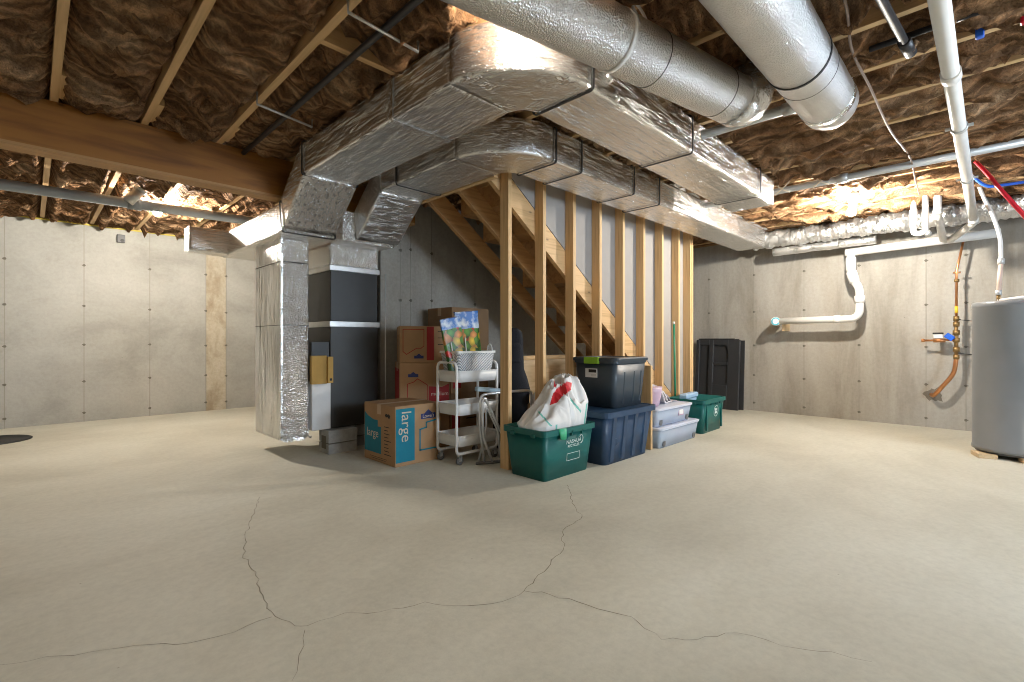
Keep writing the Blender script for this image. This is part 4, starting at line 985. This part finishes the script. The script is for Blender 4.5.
def clear_box(cx, cy, z, w, d, h, label):
    t = thing('clear_storage_box', label, 'storage box', (cx, cy, z), 0, 'clear boxes stacked beside the blue tote')
    xf = Matrix.Translation((cx, cy, z))
    b = MB(xf=xf); bin_shell(b, w, d, h - 0.012, 0.025, th=0.004, floor=0.006, rc=0.03); b.build('body', M['clear'], t)
    b = MB(xf=xf)
    def ring(w_, d_, zz): return [(x, y, zz) for x, y in prof_rect(w_, d_, 0.035, 3)]
    b.loft([ring(w + 0.012, d + 0.012, h - 0.022), ring(w + 0.02, d + 0.02, h - 0.004), ring(w, d, h), ring(w - 0.04, d - 0.04, h), ring(w - 0.05, d - 0.05, h - 0.006)], False); b.build('lid', M['lid'], t)
    for x in (-w / 2 + 0.09, w / 2 - 0.09):
        b = MB(xf=xf); b.lathe((x, -d / 2 + 0.012, 0.032), [(0.022, 0), (0.022, 0.012)], 14, None, 'y'); b.box(x - 0.022, x + 0.022, -d / 2 + 0.011, -d / 2 + 0.024, 0.032, 0.06); b.build('wheel', M['rubber'], t)
    return t
t1 = clear_box(4.37, 2.31, 0.0, 0.79, 0.42, 0.187, 'clear storage box full of clothes on the floor, lower of the two')
t2 = clear_box(4.325, 2.33, 0.188, 0.70, 0.40, 0.172, 'frosted clear storage box with a pink label, upper of the two')
b = MB(); b.box(4.40, 4.50, 2.138, 2.142, 0.255, 0.335); b.box(4.41, 4.49, 2.136, 2.138, 0.265, 0.31, 1); b.build('sticker', [M['cloth_pink'], M['paper']], t2)

def lump(name, c, s, mat, label, cat, seed=0, amp=0.25, seg=20, rings=12, flat=True):
    """crumpled soft heap; sits on z = c.z"""
    b = MB(); rr = []
    for i in range(rings + 1):
        ph = PI / 2 - PI * 0.98 * i / rings if False else PI * (0.02 + 0.96 * i / rings)
        ring = []
        for j in range(seg):
            a = 2 * PI * j / seg
            d = V((math.sin(ph) * math.cos(a), math.sin(ph) * math.sin(a), math.cos(ph)))
            q = d * 1.7 + V((seed, seed * 2.3, 0))
            k = 1 + amp * (1 - 2 * abs(noise.noise(q * 1.6))) * 0.7 + amp * 0.6 * noise.noise(q * 3.4)
            p = V((d.x * s[0] * k, d.y * s[1] * k, d.z * s[2] * k))
            p.z = max(p.z + s[2] * 0.55, 0.0) if flat else p.z + s[2]
            ring.append(V(c) + p)
        rr.append(ring)
    b.loft(list(reversed(rr)), True)
    o = b.build(name, mat)
    return tag(o, label, cat)
lump('folded_clothes', (4.15, 2.28, 0.008), (0.12, 0.12, 0.085), M['cloth_teal'], 'teal clothes inside the lower clear box, at its tote end', 'clothes', 1, 0.15)
lump('folded_clothes', (4.37, 2.30, 0.008), (0.11, 0.12, 0.08), M['cloth_grey'], 'grey clothes in the middle of the lower clear box', 'clothes', 2, 0.15)
lump('folded_clothes', (4.56, 2.26, 0.008), (0.10, 0.10, 0.08), M['cloth_pink'], 'mauve and white clothes inside the lower clear box, at its bin end', 'clothes', 3, 0.15)
lump('folded_clothes', (4.20, 2.33, 0.196), (0.13, 0.12, 0.07), M['cloth_white'], 'white linens inside the upper clear box', 'clothes', 4, 0.12)
lump('folded_clothes', (4.47, 2.33, 0.196), (0.12, 0.12, 0.07), M['lidblue'], 'pale blue linens inside the upper clear box', 'clothes', 5, 0.12)
# pink film bag and heap on the clear boxes
b = MB(); rr = []
for z, w in ((0.0, 0.07), (0.06, 0.085), (0.13, 0.10), (0.18, 0.105)):
    rr.append([(4.12 + w * (1 + .12 * noise.noise(V((j, z * 9, 1)))) * math.cos(2 * PI * j / 18), 2.27 + w * 0.9 * (1 + .12 * noise.noise(V((j, z * 9, 4)))) * math.sin(2 * PI * j / 18), 0.362 + z) for j in range(18)])
b.loft(rr, True); tag(b.build('pink_tub', M['pink']), 'translucent pink tub standing on the upper clear box', 'tub')
hp_ = thing('garment_heap', 'patterned white and grey garments piled on the upper clear box', 'clothes', (4.35, 2.38, 0.36))
for i, (x, y, z, l, mat) in enumerate(((4.22, 2.40, 0.545, 0.16, 'cloth_white'), (4.34, 2.42, 0.50, 0.22, 'cloth_white'), (4.46, 2.43, 0.44, 0.20, 'cloth_grey'))):
    b = MB(); vs = []; fs = []
    n = 14
    for a in range(n + 1):
        for c in range(n + 1):
            s, t_ = a / n, c / n
            px = x - 0.09 + 0.30 * s; py = y - 0.14 + 0.26 * t_
            pz = z + 0.03 - 0.55 * max(0, s - 0.35) ** 1.6 + 0.018 * noise.noise(V((s * 5, t_ * 5, i))) - 0.12 * (0.5 - min(.5, t_)) ** 1.5
            vs.append((px, py, max(pz, 0.368)))
    vs2 = [(p[0], p[1], max(p[2] - 0.02, 0.362)) for p in vs]; m = (n + 1) ** 2
    for a in range(n):
        for c in range(n):
            k = a * (n + 1) + c; f = (k, k + 1, k + n + 2, k + n + 1); fs.append(f); fs.append(tuple(m + q for q in reversed(f)))
    for k in range(n):
        fs += [(k, m + k, m + k + 1, k + 1), (n * (n + 1) + k + 1, m + n * (n + 1) + k + 1, m + n * (n + 1) + k, n * (n + 1) + k)]
        k2 = k * (n + 1); fs += [(k2 + n + 1, m + k2 + n + 1, m + k2, k2), (k2 + n, m + k2 + n, m + k2 + 2 * n + 1, k2 + 2 * n + 1)]
    b.add(vs + vs2, fs, True); b.build('garment', M[mat], hp_)
b = MB(); b.box(4.20, 4.50, 2.36, 2.48, 0.362, 0.47, 0, 0.02); b.build('folded_base', M['cloth_grey'], hp_)
# green handle
bh = thing('broom_handle', 'thin green broom handle leaning upright against the studs', 'broom', (5.16, 2.545, 0))
b = MB(); b.tube([(5.165, 2.545, 0.0), (5.155, 2.562, 1.16)], 0.011, 12); b.build('handle', M['pole_green'], bh)
b = MB(); b.tube([(5.155, 2.562, 1.16), (5.1545, 2.563, 1.19)], 0.012, 12); b.build('end_cap', M['pvc'], bh)

# white plastic bag over the first bin
bg = thing('plastic_bag', 'crumpled white plastic bag with red print heaped in the green recycling bin', 'bag', (2.76, 2.345, 0.33))
hx = [(2.47, 0.0), (2.50, 0.02), (2.58, 0.05), (2.68, 0.115), (2.76, 0.19), (2.84, 0.255), (2.92, 0.285), (2.98, 0.285), (3.03, 0.255), (3.065, 0.18), (3.09, 0.05), (3.10, -0.01)]
def hprof(x):
    for (a, u), (c, w_) in zip(hx[:-1], hx[1:]):
        if x <= c: return u + (w_ - u) * max(0, (x - a) / (c - a))
    return -0.01
b = MB(); nx_, ny_ = 170, 110; vs = []; fs = []
for i in range(nx_ + 1):
    for j in range(ny_ + 1):
        s_, t_ = i / nx_ * 2 - 1, j / ny_ * 2 - 1
        x = 2.785 + 0.305 * s_ * math.sqrt(1 - 0.35 * t_ * t_); y = 2.345 + 0.178 * t_ * math.sqrt(1 - 0.35 * s_ * s_)
        dy = abs(y - 2.35) / 0.19
        base = hprof(x) * max(0.0, 1 - dy ** 2.8) ** 0.65
        rad = math.atan2(y - 2.36, x - 2.95)
        q = V((x * 7 + 2 * noise.noise(V((x * 5, y * 5, 3))), y * 7, rad * 1.3))
        f1 = 1 - abs(2.2 * noise.noise(q)); f2 = 1 - abs(2.0 * noise.noise(q * 2.3 + V((3, 3, 3))))
        edge = max(0.0, 1 - max(abs(s_), abs(t_)) ** 6)
        z = base + edge * (0.080 * (f1 - 0.4) + 0.016 * (f2 - 0.4)) * (0.45 + min(1, base * 5))
        vs.append((x + 0.012 * noise.noise(q * 1.7), y + 0.012 * noise.noise(q * 1.9), max(0.345, 0.358 + z - 0.012 * (1 - edge))))
for i in range(nx_):
    for j in range(ny_):
        a_ = i * (ny_ + 1) + j; fs.append((a_, a_ + ny_ + 1, a_ + ny_ + 2, a_ + 1))
nn_ = len(vs); vs2 = [(p[0] * 0.9 + 0.1 * 2.775, p[1] * 0.9 + .1 * 2.345, 0.29) for p in vs]
per = [i * (ny_ + 1) for i in range(nx_ + 1)] + [nx_ * (ny_ + 1) + j for j in range(1, ny_ + 1)] + [i * (ny_ + 1) + ny_ for i in range(nx_ - 1, -1, -1)] + [j for j in range(ny_ - 1, 0, -1)]
allv = vs + [vs2[k] for k in per]
for k in range(len(per)):
    k2 = (k + 1) % len(per); fs.append((per[k], per[k2], nn_ + k2, nn_ + k))
b.add(allv, fs, True)
o = b.build('bag_body', [M['bag'], M['bagred'], M['baggreen']], bg)
for p in o.data.polygons:
    c = p.center; wx, wy = c.x + 2.76, c.y + 2.345
    rho = (wx - wy) / R2; wz = c.z + 0.33
    def inside(P, x, y):
        r_ = False
        for (x1, y1), (x2, y2) in zip(P, P[1:] + P[:1]):
            if (y1 > y) != (y2 > y) and x < (x2 - x1) * (y - y1) / (y2 - y1) + x1: r_ = not r_
        return r_
    if p.normal.y < 0.45 and inside([(.275, .50), (.305, .58), (.36, .635), (.42, .665), (.455, .65), (.445, .60), (.37, .565), (.33, .52)], rho, wz): p.material_index = 1
    if wy < 2.34 and abs((wz - 0.53) + (rho - 0.44) * 1.16) < 0.011 and rho > 0.43: p.material_index = 2
    if wy < 2.34 and abs((wz - 0.40) + (rho - 0.25) * 1.0) < 0.008 and rho < 0.32: p.material_index = 2
b = MB(xf=Matrix.Translation((2.63, 2.128, 0.340)));
b.loft([[(-0.04 + 0.08 * t, 0.0 - 0.02 * math.sin(PI * t), 0.02) for t in [i / 8 for i in range(9)]] + [(0.04 - 0.08 * t, 0.012, 0.02) for t in [i / 8 for i in range(9)]],
        [(-0.03 + 0.06 * t, -0.012 - 0.012 * math.sin(PI * t), -0.055) for t in [i / 8 for i in range(9)]] + [(0.03 - 0.06 * t, -0.006, -0.055) for t in [i / 8 for i in range(9)]]], True)
b.build('tied_corner', plain('bag_green_film', (0.05, 0.42, 0.22), 0.35), bg, label='green corner of the bag')
lump('plastic_bag', (3.19, 2.79, 0.42), (0.11, 0.09, 0.085), M['bag'], 'smaller grey-white bag behind the studs, just behind the heaped white bag', 'bag', 8, 0.2)
# crate under that bag
b = MB(); b.box(3.09, 3.31, 2.72, 2.90, 0, 0.42, 0, 0.004); b.box(3.09, 3.31, 2.718, 2.72, 0.2, 0.22, 1); tag(b.build('cardboard_box', [M['card_dark'], M['packtape']]), 'brown box under the smaller white bag behind the studs', 'box')

# ------------------------------------------------------------------ guitar bag, plywood, post
gb = thing('guitar_bag', 'black padded guitar bag standing behind the studs', 'guitar bag', (3.06, 3.02, 0))
gx, gy = 3.055, 3.03
axr = V((0.72, -0.69, 0)); axd = V((0.69, 0.72, 0))
prof = [(0.0, 0.10), (0.02, 0.15), (0.10, 0.185), (0.24, 0.19), (0.36, 0.15), (0.44, 0.135), (0.54, 0.145), (0.64, 0.12), (0.72, 0.09), (0.85, 0.085), (0.98, 0.083), (1.05, 0.07), (1.085, 0.03)]
b = MB(); rr = []
for z, w in prof:
    d = 0.075 if z < 0.7 else 0.05
    if z > 1.03: d = 0.04
    rr.append([V((gx, gy, z)) + axr * (w * math.copysign(abs(math.cos(a)) ** 0.75, math.cos(a))) + axd * (d * math.copysign(abs(math.sin(a)) ** 0.6, math.sin(a))) for a in [2 * PI * j / 28 for j in range(28)]])
b.loft(rr, True); b.build('bag_body', M['blackfab'], gb)
b = MB(); rr = []
for z, w in ((0.78, 0.055), (0.80, 0.065), (0.92, 0.065), (0.955, 0.05)):
    rr.append([V((gx, gy, z)) - axd * 0.05 + axr * (w * math.cos(a)) + axd * (0.02 * math.sin(a)) for a in [2 * PI * j / 18 for j in range(18)]])
b.loft(rr, True); b.build('pocket', M['blackfab'], gb)
b = MB(); p0 = V((gx, gy, 0.90)) - axr * 0.088 - axd * 0.03; b.box(p0.x - 0.008, p0.x + 0.004, p0.y - 0.006, p0.y + 0.006, 0.885, 0.915); b.build('logo_patch', M['paper'], gb)
b = MB(); b.box(3.20, 3.95, 3.12, 3.138, 0.0, 0.83, 0); b.box(3.20, 3.95, 3.11, 3.12, 0.79, 0.83, 1, 0.003)
tag(b.build('plywood_sheet', [M['ply'], M['spf_x']]), 'plywood sheet standing upright under the stairs behind the studs', 'plywood sheet')
b = MB(); b.box(3.52, 3.61, 3.15, 3.19, 0, 1.10, 0, 0.003); tag(b.build('wood_post', M['spf']), 'short wooden post rising behind the plywood sheet under the stairs', 'post')

# ------------------------------------------------------------------ cardboard boxes
def prints_on(t, xf_face, items, name='print', label=None):
    """items: (material, function(b))"""
    mats = []
    b = MB()
    for m, fn in items:
        if m not in mats: mats.append(m)
        b.m = mats.index(m); b.xf = xf_face; fn(b)
    return b.build(name, [M[m] for m in mats], t, label=label)
def rect(x0, x1, y0, y1, h=0.0008): return lambda b: b.box(x0, x1, y0, y1, 0, h)
def outline(pts, w, h=0.0009):
    def fn(b):
        for p, q in zip(pts, pts[1:] + pts[:1]):
            d = (V((*q, 0)) - V((*p, 0))); l = d.length; d.normalize(); n = V((-d.y, d.x, 0)) * w / 2; e = d * w / 2
            P, Q = V((*p, 0)) - e, V((*q, 0)) + e; up = V((0, 0, h))
            b.add([P + n + up, P - n + up, Q - n + up, Q + n + up], [(0, 1, 2, 3)])
    return fn
def poly(pts, h=0.0009): return lambda b: b.prism(pts, 'z', 0, h)
def logo(cx, cy, s):
    """gabled store sign"""
    def fn(b): b.prism([(cx - s, cy - s * 0.42), (cx + s, cy - s * 0.42), (cx + s, cy + s * 0.18), (cx + s * 0.55, cy + s * 0.18), (cx, cy + s * 0.62), (cx - s * 0.55, cy + s * 0.18), (cx - s, cy + s * 0.18)], 'z', 0, 0.001)
    return fn
def text_at(body, size, x, y, rot=0, xs=1.0, z=0.0012):
    def fn(b):
        k = b.xf; b.xf = k @ Matrix.Translation((x, y, z)) @ Matrix.Rotation(rot, 4, 'Z'); b.text(body, size, xs=xs, ext=0.0003); b.xf = k
    return fn
def carton(name, cx, cy, z, w, d, h, rot, label, mat='card', group='moving boxes'):
    t = thing(name, label, 'box', (cx, cy, z), rot, group)
    xf = Matrix.Translation((cx, cy, z)) @ Matrix.Rotation(rot, 4, 'Z')
    b = MB(xf=xf); b.box(-w / 2, w / 2, -d / 2, d / 2, 0, h - 0.004, 0, 0.003); b.build('carton', M[mat], t)
    b = MB(xf=xf); b.box(-w / 2 + .002, w / 2 - .002, -d / 2 + .002, -0.002, h - 0.005, h); b.build('flap', M[mat], t)
    b = MB(xf=xf); b.box(-w / 2 + .002, w / 2 - .002, 0.002, d / 2 - .002, h - 0.005, h); b.build('flap', M[mat], t)
    b = MB(xf=xf); b.box(-w / 2 - 0.001, w / 2 + 0.001, -0.028, 0.028, h, h + 0.001); b.box(-w / 2 - 0.0012, -w / 2, -0.028, 0.028, h - 0.08, h + 0.001); b.build('tape', M['packtape'], t)
    front = xf @ Matrix.Translation((-w / 2, -d / 2 - 0.0004, 0)) @ Matrix.Rotation(PI / 2, 4, 'X')
    left = xf @ Matrix.Translation((-w / 2 - 0.0004, d / 2, 0)) @ Matrix.Rotation(-PI / 2, 4, 'Z') @ Matrix.Rotation(PI / 2, 4, 'X')
    return t, front, left
# large box
w, d, h = 0.425, 0.48, 0.465
t, fr, lf = carton('moving_box', 1.974 + w / 2, 3.237 + d / 2, 0.0, w, d, h, 0.0, 'large brown moving box with teal print on the floor by the cart')
prints_on(t, fr, [('teal', rect(0.006, 0.175, 0.03, 0.445)), ('cream', text_at('large', 0.125, 0.095, 0.305, -PI / 2, 1.0)),
                  ('navyp', logo(0.305, 0.375, 0.07)), ('cream', text_at("Lowe's", 0.040, 0.305, 0.366, 0)),
                  ('teal', outline([(0.225, 0.10), (0.40, 0.10), (0.40, 0.33), (0.285, 0.315), (0.285, 0.275), (0.225, 0.265)], 0.012))], 'front_print')
prints_on(t, lf, [('teal', poly([(0.01, 0.07), (0.27, 0.07), (0.27, 0.285), (0.22, 0.285), (0.22, 0.335), (0.15, 0.335), (0.06, 0.36), (0.01, 0.39)])), ('cream', text_at('large', 0.095, 0.14, 0.225, 0)),
                  ('ink', poly([(0.33, 0.385), (0.345, 0.40), (0.37, 0.395), (0.39, 0.40), (0.41, 0.385), (0.395, 0.36), (0.37, 0.375), (0.345, 0.37)]))] +
                 [('ink', rect(0.32, 0.32 + 0.05 + 0.05 * random.random(), 0.075 + 0.027 * k, 0.081 + 0.027 * k)) for k in range(9)] +
                 [('ink', rect(0.10, 0.36, 0.036, 0.039)), ('ink', rect(0.12, 0.34, 0.022, 0.025))], 'side_print')
# stack of three medium boxes behind it
rot = math.radians(-25)
bx, by = 2.597, 3.915
bx, by = 2.60, 3.80
w, d, h = 0.45, 0.36, 0.335
for k in range(3):
    lab = ['brown moving box at the bottom of the red-printed stack', 'red-printed moving box in the middle of the stack behind the large box', 'red-printed moving box on top of the stack behind the large box'][k]
    rr_ = rot + (0.0, 0.0, -0.05)[k]
    t, fr, lf = carton('moving_box', bx + (0, 0.0, 0.012)[k], by, (0, 0.40, 0.775)[k], w, d, (0.40, 0.375, 0.33)[k] - 0.001, rr_, lab)
    if k == 2:
        prints_on(t, fr, [('redp', rect(0.24, 0.305, 0.02, 0.325)), ('redp', outline([(0.03, 0.30), (0.215, 0.30), (0.215, 0.15), (0.19, 0.13), (0.15, 0.13), (0.06, 0.075), (0.03, 0.10)], 0.006)), ('navyp', logo(0.17, 0.055, 0.042)), ('ink', rect(0.34, 0.41, 0.28, 0.286)), ('ink', rect(0.34, 0.43, 0.22, 0.226)), ('ink', rect(0.34, 0.42, 0.16, 0.166))], 'front_print')
    elif k == 1:
        prints_on(t, fr, [('navyp', logo(0.12, 0.265, 0.045)), ('redp', outline([(0.07, 0.03), (0.25, 0.03), (0.25, 0.17), (0.16, 0.23), (0.12, 0.20), (0.07, 0.185)], 0.006)), ('redp', poly([(0.26, 0.005), (0.445, 0.005), (0.445, 0.18), (0.38, 0.15), (0.26, 0.16)])), ('cream', text_at('medium', 0.05, 0.36, 0.09))], 'front_print')
        prints_on(t, lf, [('redp', rect(0.03, 0.33, 0.02, 0.32))], 'side_print')
# stack behind the cart
for k, (zz, hh, lab) in enumerate(((0.0, 0.46, 'plain brown box on the floor behind the white cart'), (0.46, 0.44, 'plain brown box in the middle of the stack behind the cart'), (0.90, 0.40, 'dusty brown box on top of the stack behind the grocery bags'))):
    t, fr, lf = carton('cardboard_box', 3.10 + 0.01 * k, 3.90, zz, 0.48, 0.40, hh - 0.001, 0.0, lab, 'card_dark', 'boxes behind the cart')
    if k == 2: prints_on(t, fr, [('navyp', logo(0.10, 0.30, 0.05))], 'front_print')
    if k < 2: prints_on(t, fr, [('redp', rect(0.02, 0.12, 0.05, 0.36)), ('ink', rect(0.2, 0.4, 0.2, 0.21))], 'front_print')

# ------------------------------------------------------------------ cart
ct = thing('utility_cart', 'white three-tier rolling cart with a basket on top', 'cart', (2.55, 3.08, 0))
X0, X1, Y0, Y1 = 2.345, 2.775, 2.955, 3.20
for x, sgn in ((X0, 1), (X1, -1)):
    b = MB(); b.tube(round_path([(x + sgn * 0.08, Y0 - 0.0, 0.085), (x, Y0, 0.085), (x, Y0, 0.80), (x, Y1, 0.80), (x, Y1, 0.085), (x + sgn * 0.08, Y1, 0.085)], 0.055, 8), 0.0115, 14); b.build('frame', M['white'], ct)
for y in (Y0, Y1):
    b = MB(); b.tube([(X0 + 0.06, y, 0.085), (X1 - 0.06, y, 0.085)], 0.0115, 12); b.build('base_rail', M['white'], ct)
def tray(z0, z1):
    b = MB(xf=Matrix.Translation(((X0 + X1) / 2, (Y0 + Y1) / 2, z0)))
    bin_shell(b, X1 - X0 - 0.004, Y1 - Y0 + 0.05, z1 - z0, 0.012, th=0.004, floor=0.004, rc=0.03); rim_ring(b, X1 - X0 - 0.004, Y1 - Y0 + 0.05, z1 - z0 - 0.008, z1 - z0, 0.003, 0.03)
    b.build('tray', M['white'], ct)
tray(0.645, 0.735); tray(0.385, 0.475); tray(0.14, 0.23)
for x in (X0 + 0.03, X1 - 0.03):
    for y in (Y0, Y1):
        b = MB(); b.box(x - 0.012, x + 0.012, y - 0.016, y - 0.013, 0.03, 0.07, 0); b.box(x - 0.012, x + 0.012, y + 0.013, y + 0.016, 0.03, 0.07, 0); b.box(x - 0.014, x + 0.014, y - 0.016, y + 0.016, 0.062, 0.078, 0)
        cs = b.build('caster', M['galv'], ct)
        b = MB(); b.lathe((x, y - 0.012, 0.03), [(0.012, 0), (0.03, 0.002), (0.03, 0.022), (0.012, 0.024)], 18, 0, 'y'); b.build('wheel', M['rubber'], cs)
# basket
bk = thing('woven_basket', 'white woven basket on the top tray of the cart', 'basket', (2.56, 3.075, 0.735))
b = MB(xf=Matrix.Translation((2.56, 3.075, 0.65))); bin_shell(b, 0.40, 0.25, 0.235, 0.03, th=0.006, floor=0.006, rc=0.03); b.build('basket_body', M['weave'], bk)
b = MB(xf=Matrix.Translation((2.56, 3.075, 0.65))); rim_ring(b, 0.40, 0.25, 0.222, 0.24, 0.006, 0.03); b.build('rim', M['white'], bk)
b = MB(); b.tube([(2.735, 3.0 + 0.03 * math.cos(a), 0.885 + 0.06 * math.sin(a)) for a in [PI * i / 12 for i in range(13)]], 0.005, 8); b.build('handle', M['white'], bk)
def grocery_bag(cx, cy, z, w, d, h, rotz, tilt, label):
    t = bpy.data.objects.new('grocery_bag', None); C.objects.link(t)
    W = Matrix.Translation((cx, cy, z)) @ Matrix.Rotation(rotz, 4, 'Z') @ Matrix.Rotation(tilt, 4, 'Y')
    t.matrix_world = W; WM[t.name] = W; tag(t, label, 'bag', 'printed grocery bags')
    b = MB(xf=W); rr = []
    for i in range(9):
        s = i / 8; dd = d * (1 - 0.75 * s); ww = w * (1 + 0.04 * s)
        rr.append([(x + 0.004 * noise.noise(V((x * 20, y * 20, s * 6))), y + 0.008 * noise.noise(V((x * 15, 3, s * 5))), h * s) for x, y in prof_rect(ww, dd, min(0.012, dd * 0.3), 5)])
    b.loft(rr, True, None, True, False); b.build('bag_body', M['produce'], t)
    b = MB(xf=W)
    b.tube(smooth_path([(-w * 0.22, -d * 0.38, h * 0.62), (-w * 0.24, -d * 0.55, h * 0.36), (-w * 0.12, -d * 0.75, h * 0.12), (0.0, -d * 0.78, h * 0.10), (w * 0.06, -d * 0.62, h * 0.32)]), 0.006, 6); b.build('handle', M['paper'], t, label='white webbing handle')
    b = MB(xf=W); b.box(-w / 2 - 0.004, w / 2 + 0.004, -d * 0.13, d * 0.13, h - 0.006, h + 0.001); b.build('hem', plain('blue_hem', (0.02, 0.05, 0.22), 0.5), t)
    return t
grocery_bag(2.45, 3.04, 0.662, 0.17, 0.06, 0.50, -0.15, -0.20, 'tall narrow grocery bag printed with peppers, standing in the basket')
grocery_bag(2.605, 3.09, 0.662, 0.24, 0.07, 0.555, 0.0, -0.10, 'wide grocery bag printed with vegetables and blue sky, standing in the basket')

# ------------------------------------------------------------------ folding chair
fc = thing('folding_chair', 'folded silver tube chair leaning between the cart and the end stud', 'chair', (2.6, 2.82, 0))
def ch(pts, r=0.011): b = MB(); b.tube(round_path(pts, 0.05, 6), r, 10); return b
ch([(2.53, 2.84, 0.02), (2.50, 2.86, 0.30), (2.48, 2.83, 0.55), (2.72, 2.75, 0.565), (2.95, 2.72, 0.56), (2.98, 2.75, 0.30)]).build('leg_frame', M['silver'], fc)
ch([(2.58, 2.80, 0.02), (2.51, 2.83, 0.22), (2.49, 2.82, 0.50), (2.51, 2.81, 0.53), (2.57, 2.79, 0.40), (2.66, 2.75, 0.20), (2.72, 2.74, 0.03)]).build('leg_frame', M['silver'], fc)
ch([(2.50, 2.87, 0.03), (2.545, 2.83, 0.30), (2.52, 2.81, 0.47), (2.62, 2.77, 0.25), (2.645, 2.78, 0.04)], 0.009).build('leg_frame', M['silver'], fc)
b = MB(xf=Matrix.Translation((2.58, 2.84, 0.575)) @ Matrix.Rotation(-0.25, 4, 'Z') @ Matrix.Rotation(0.12, 4, 'Y')); b.box(-0.12, 0.14, -0.03, 0.02, -0.012, 0.025, 0, 0.008); b.build('seat', M['seatblue'], fc)
b = MB(); b.tube([(2.47, 2.87, 0.012), (2.58, 2.80, 0.012), (2.62, 2.79, 0.012)], 0.012, 8); b.tube([(2.60, 2.80, 0.012), (2.72, 2.74, 0.012)], 0.012, 8); b.build('rubber_foot', M['rubber'], fc)

# ------------------------------------------------------------------ camera, world, view
cam = bpy.data.cameras.new('camera'); cam.sensor_width = 36; cam.lens = F / 1024 * 36; cam.clip_start = 0.05
co_ = bpy.data.objects.new('camera', cam); co_.location = (0, 0, CAMZ); co_.rotation_euler = (PI / 2, 0, -PI / 4); C.objects.link(co_)
sc = bpy.context.scene; sc.camera = co_
wd_ = bpy.data.worlds.new('world'); sc.world = wd_; wd_.use_nodes = True
wd_.node_tree.nodes['Background'].inputs[0].default_value = (0.6, 0.75, 1.0, 1); wd_.node_tree.nodes['Background'].inputs[1].default_value = 0.3
sc.view_settings.view_transform = 'Standard'; sc.view_settings.look = 'None'; sc.view_settings.gamma = 1; sc.view_settings.use_curve_mapping = False
sc.view_settings.exposure = 0.13
sc.cycles.use_denoising = True; sc.cycles.filter_width = 1.0
sc.cycles.max_bounces = 8; sc.cycles.diffuse_bounces = 6; sc.cycles.glossy_bounces = 4; sc.cycles.transmission_bounces = 6
sc.cycles.sample_clamp_indirect = 6.0
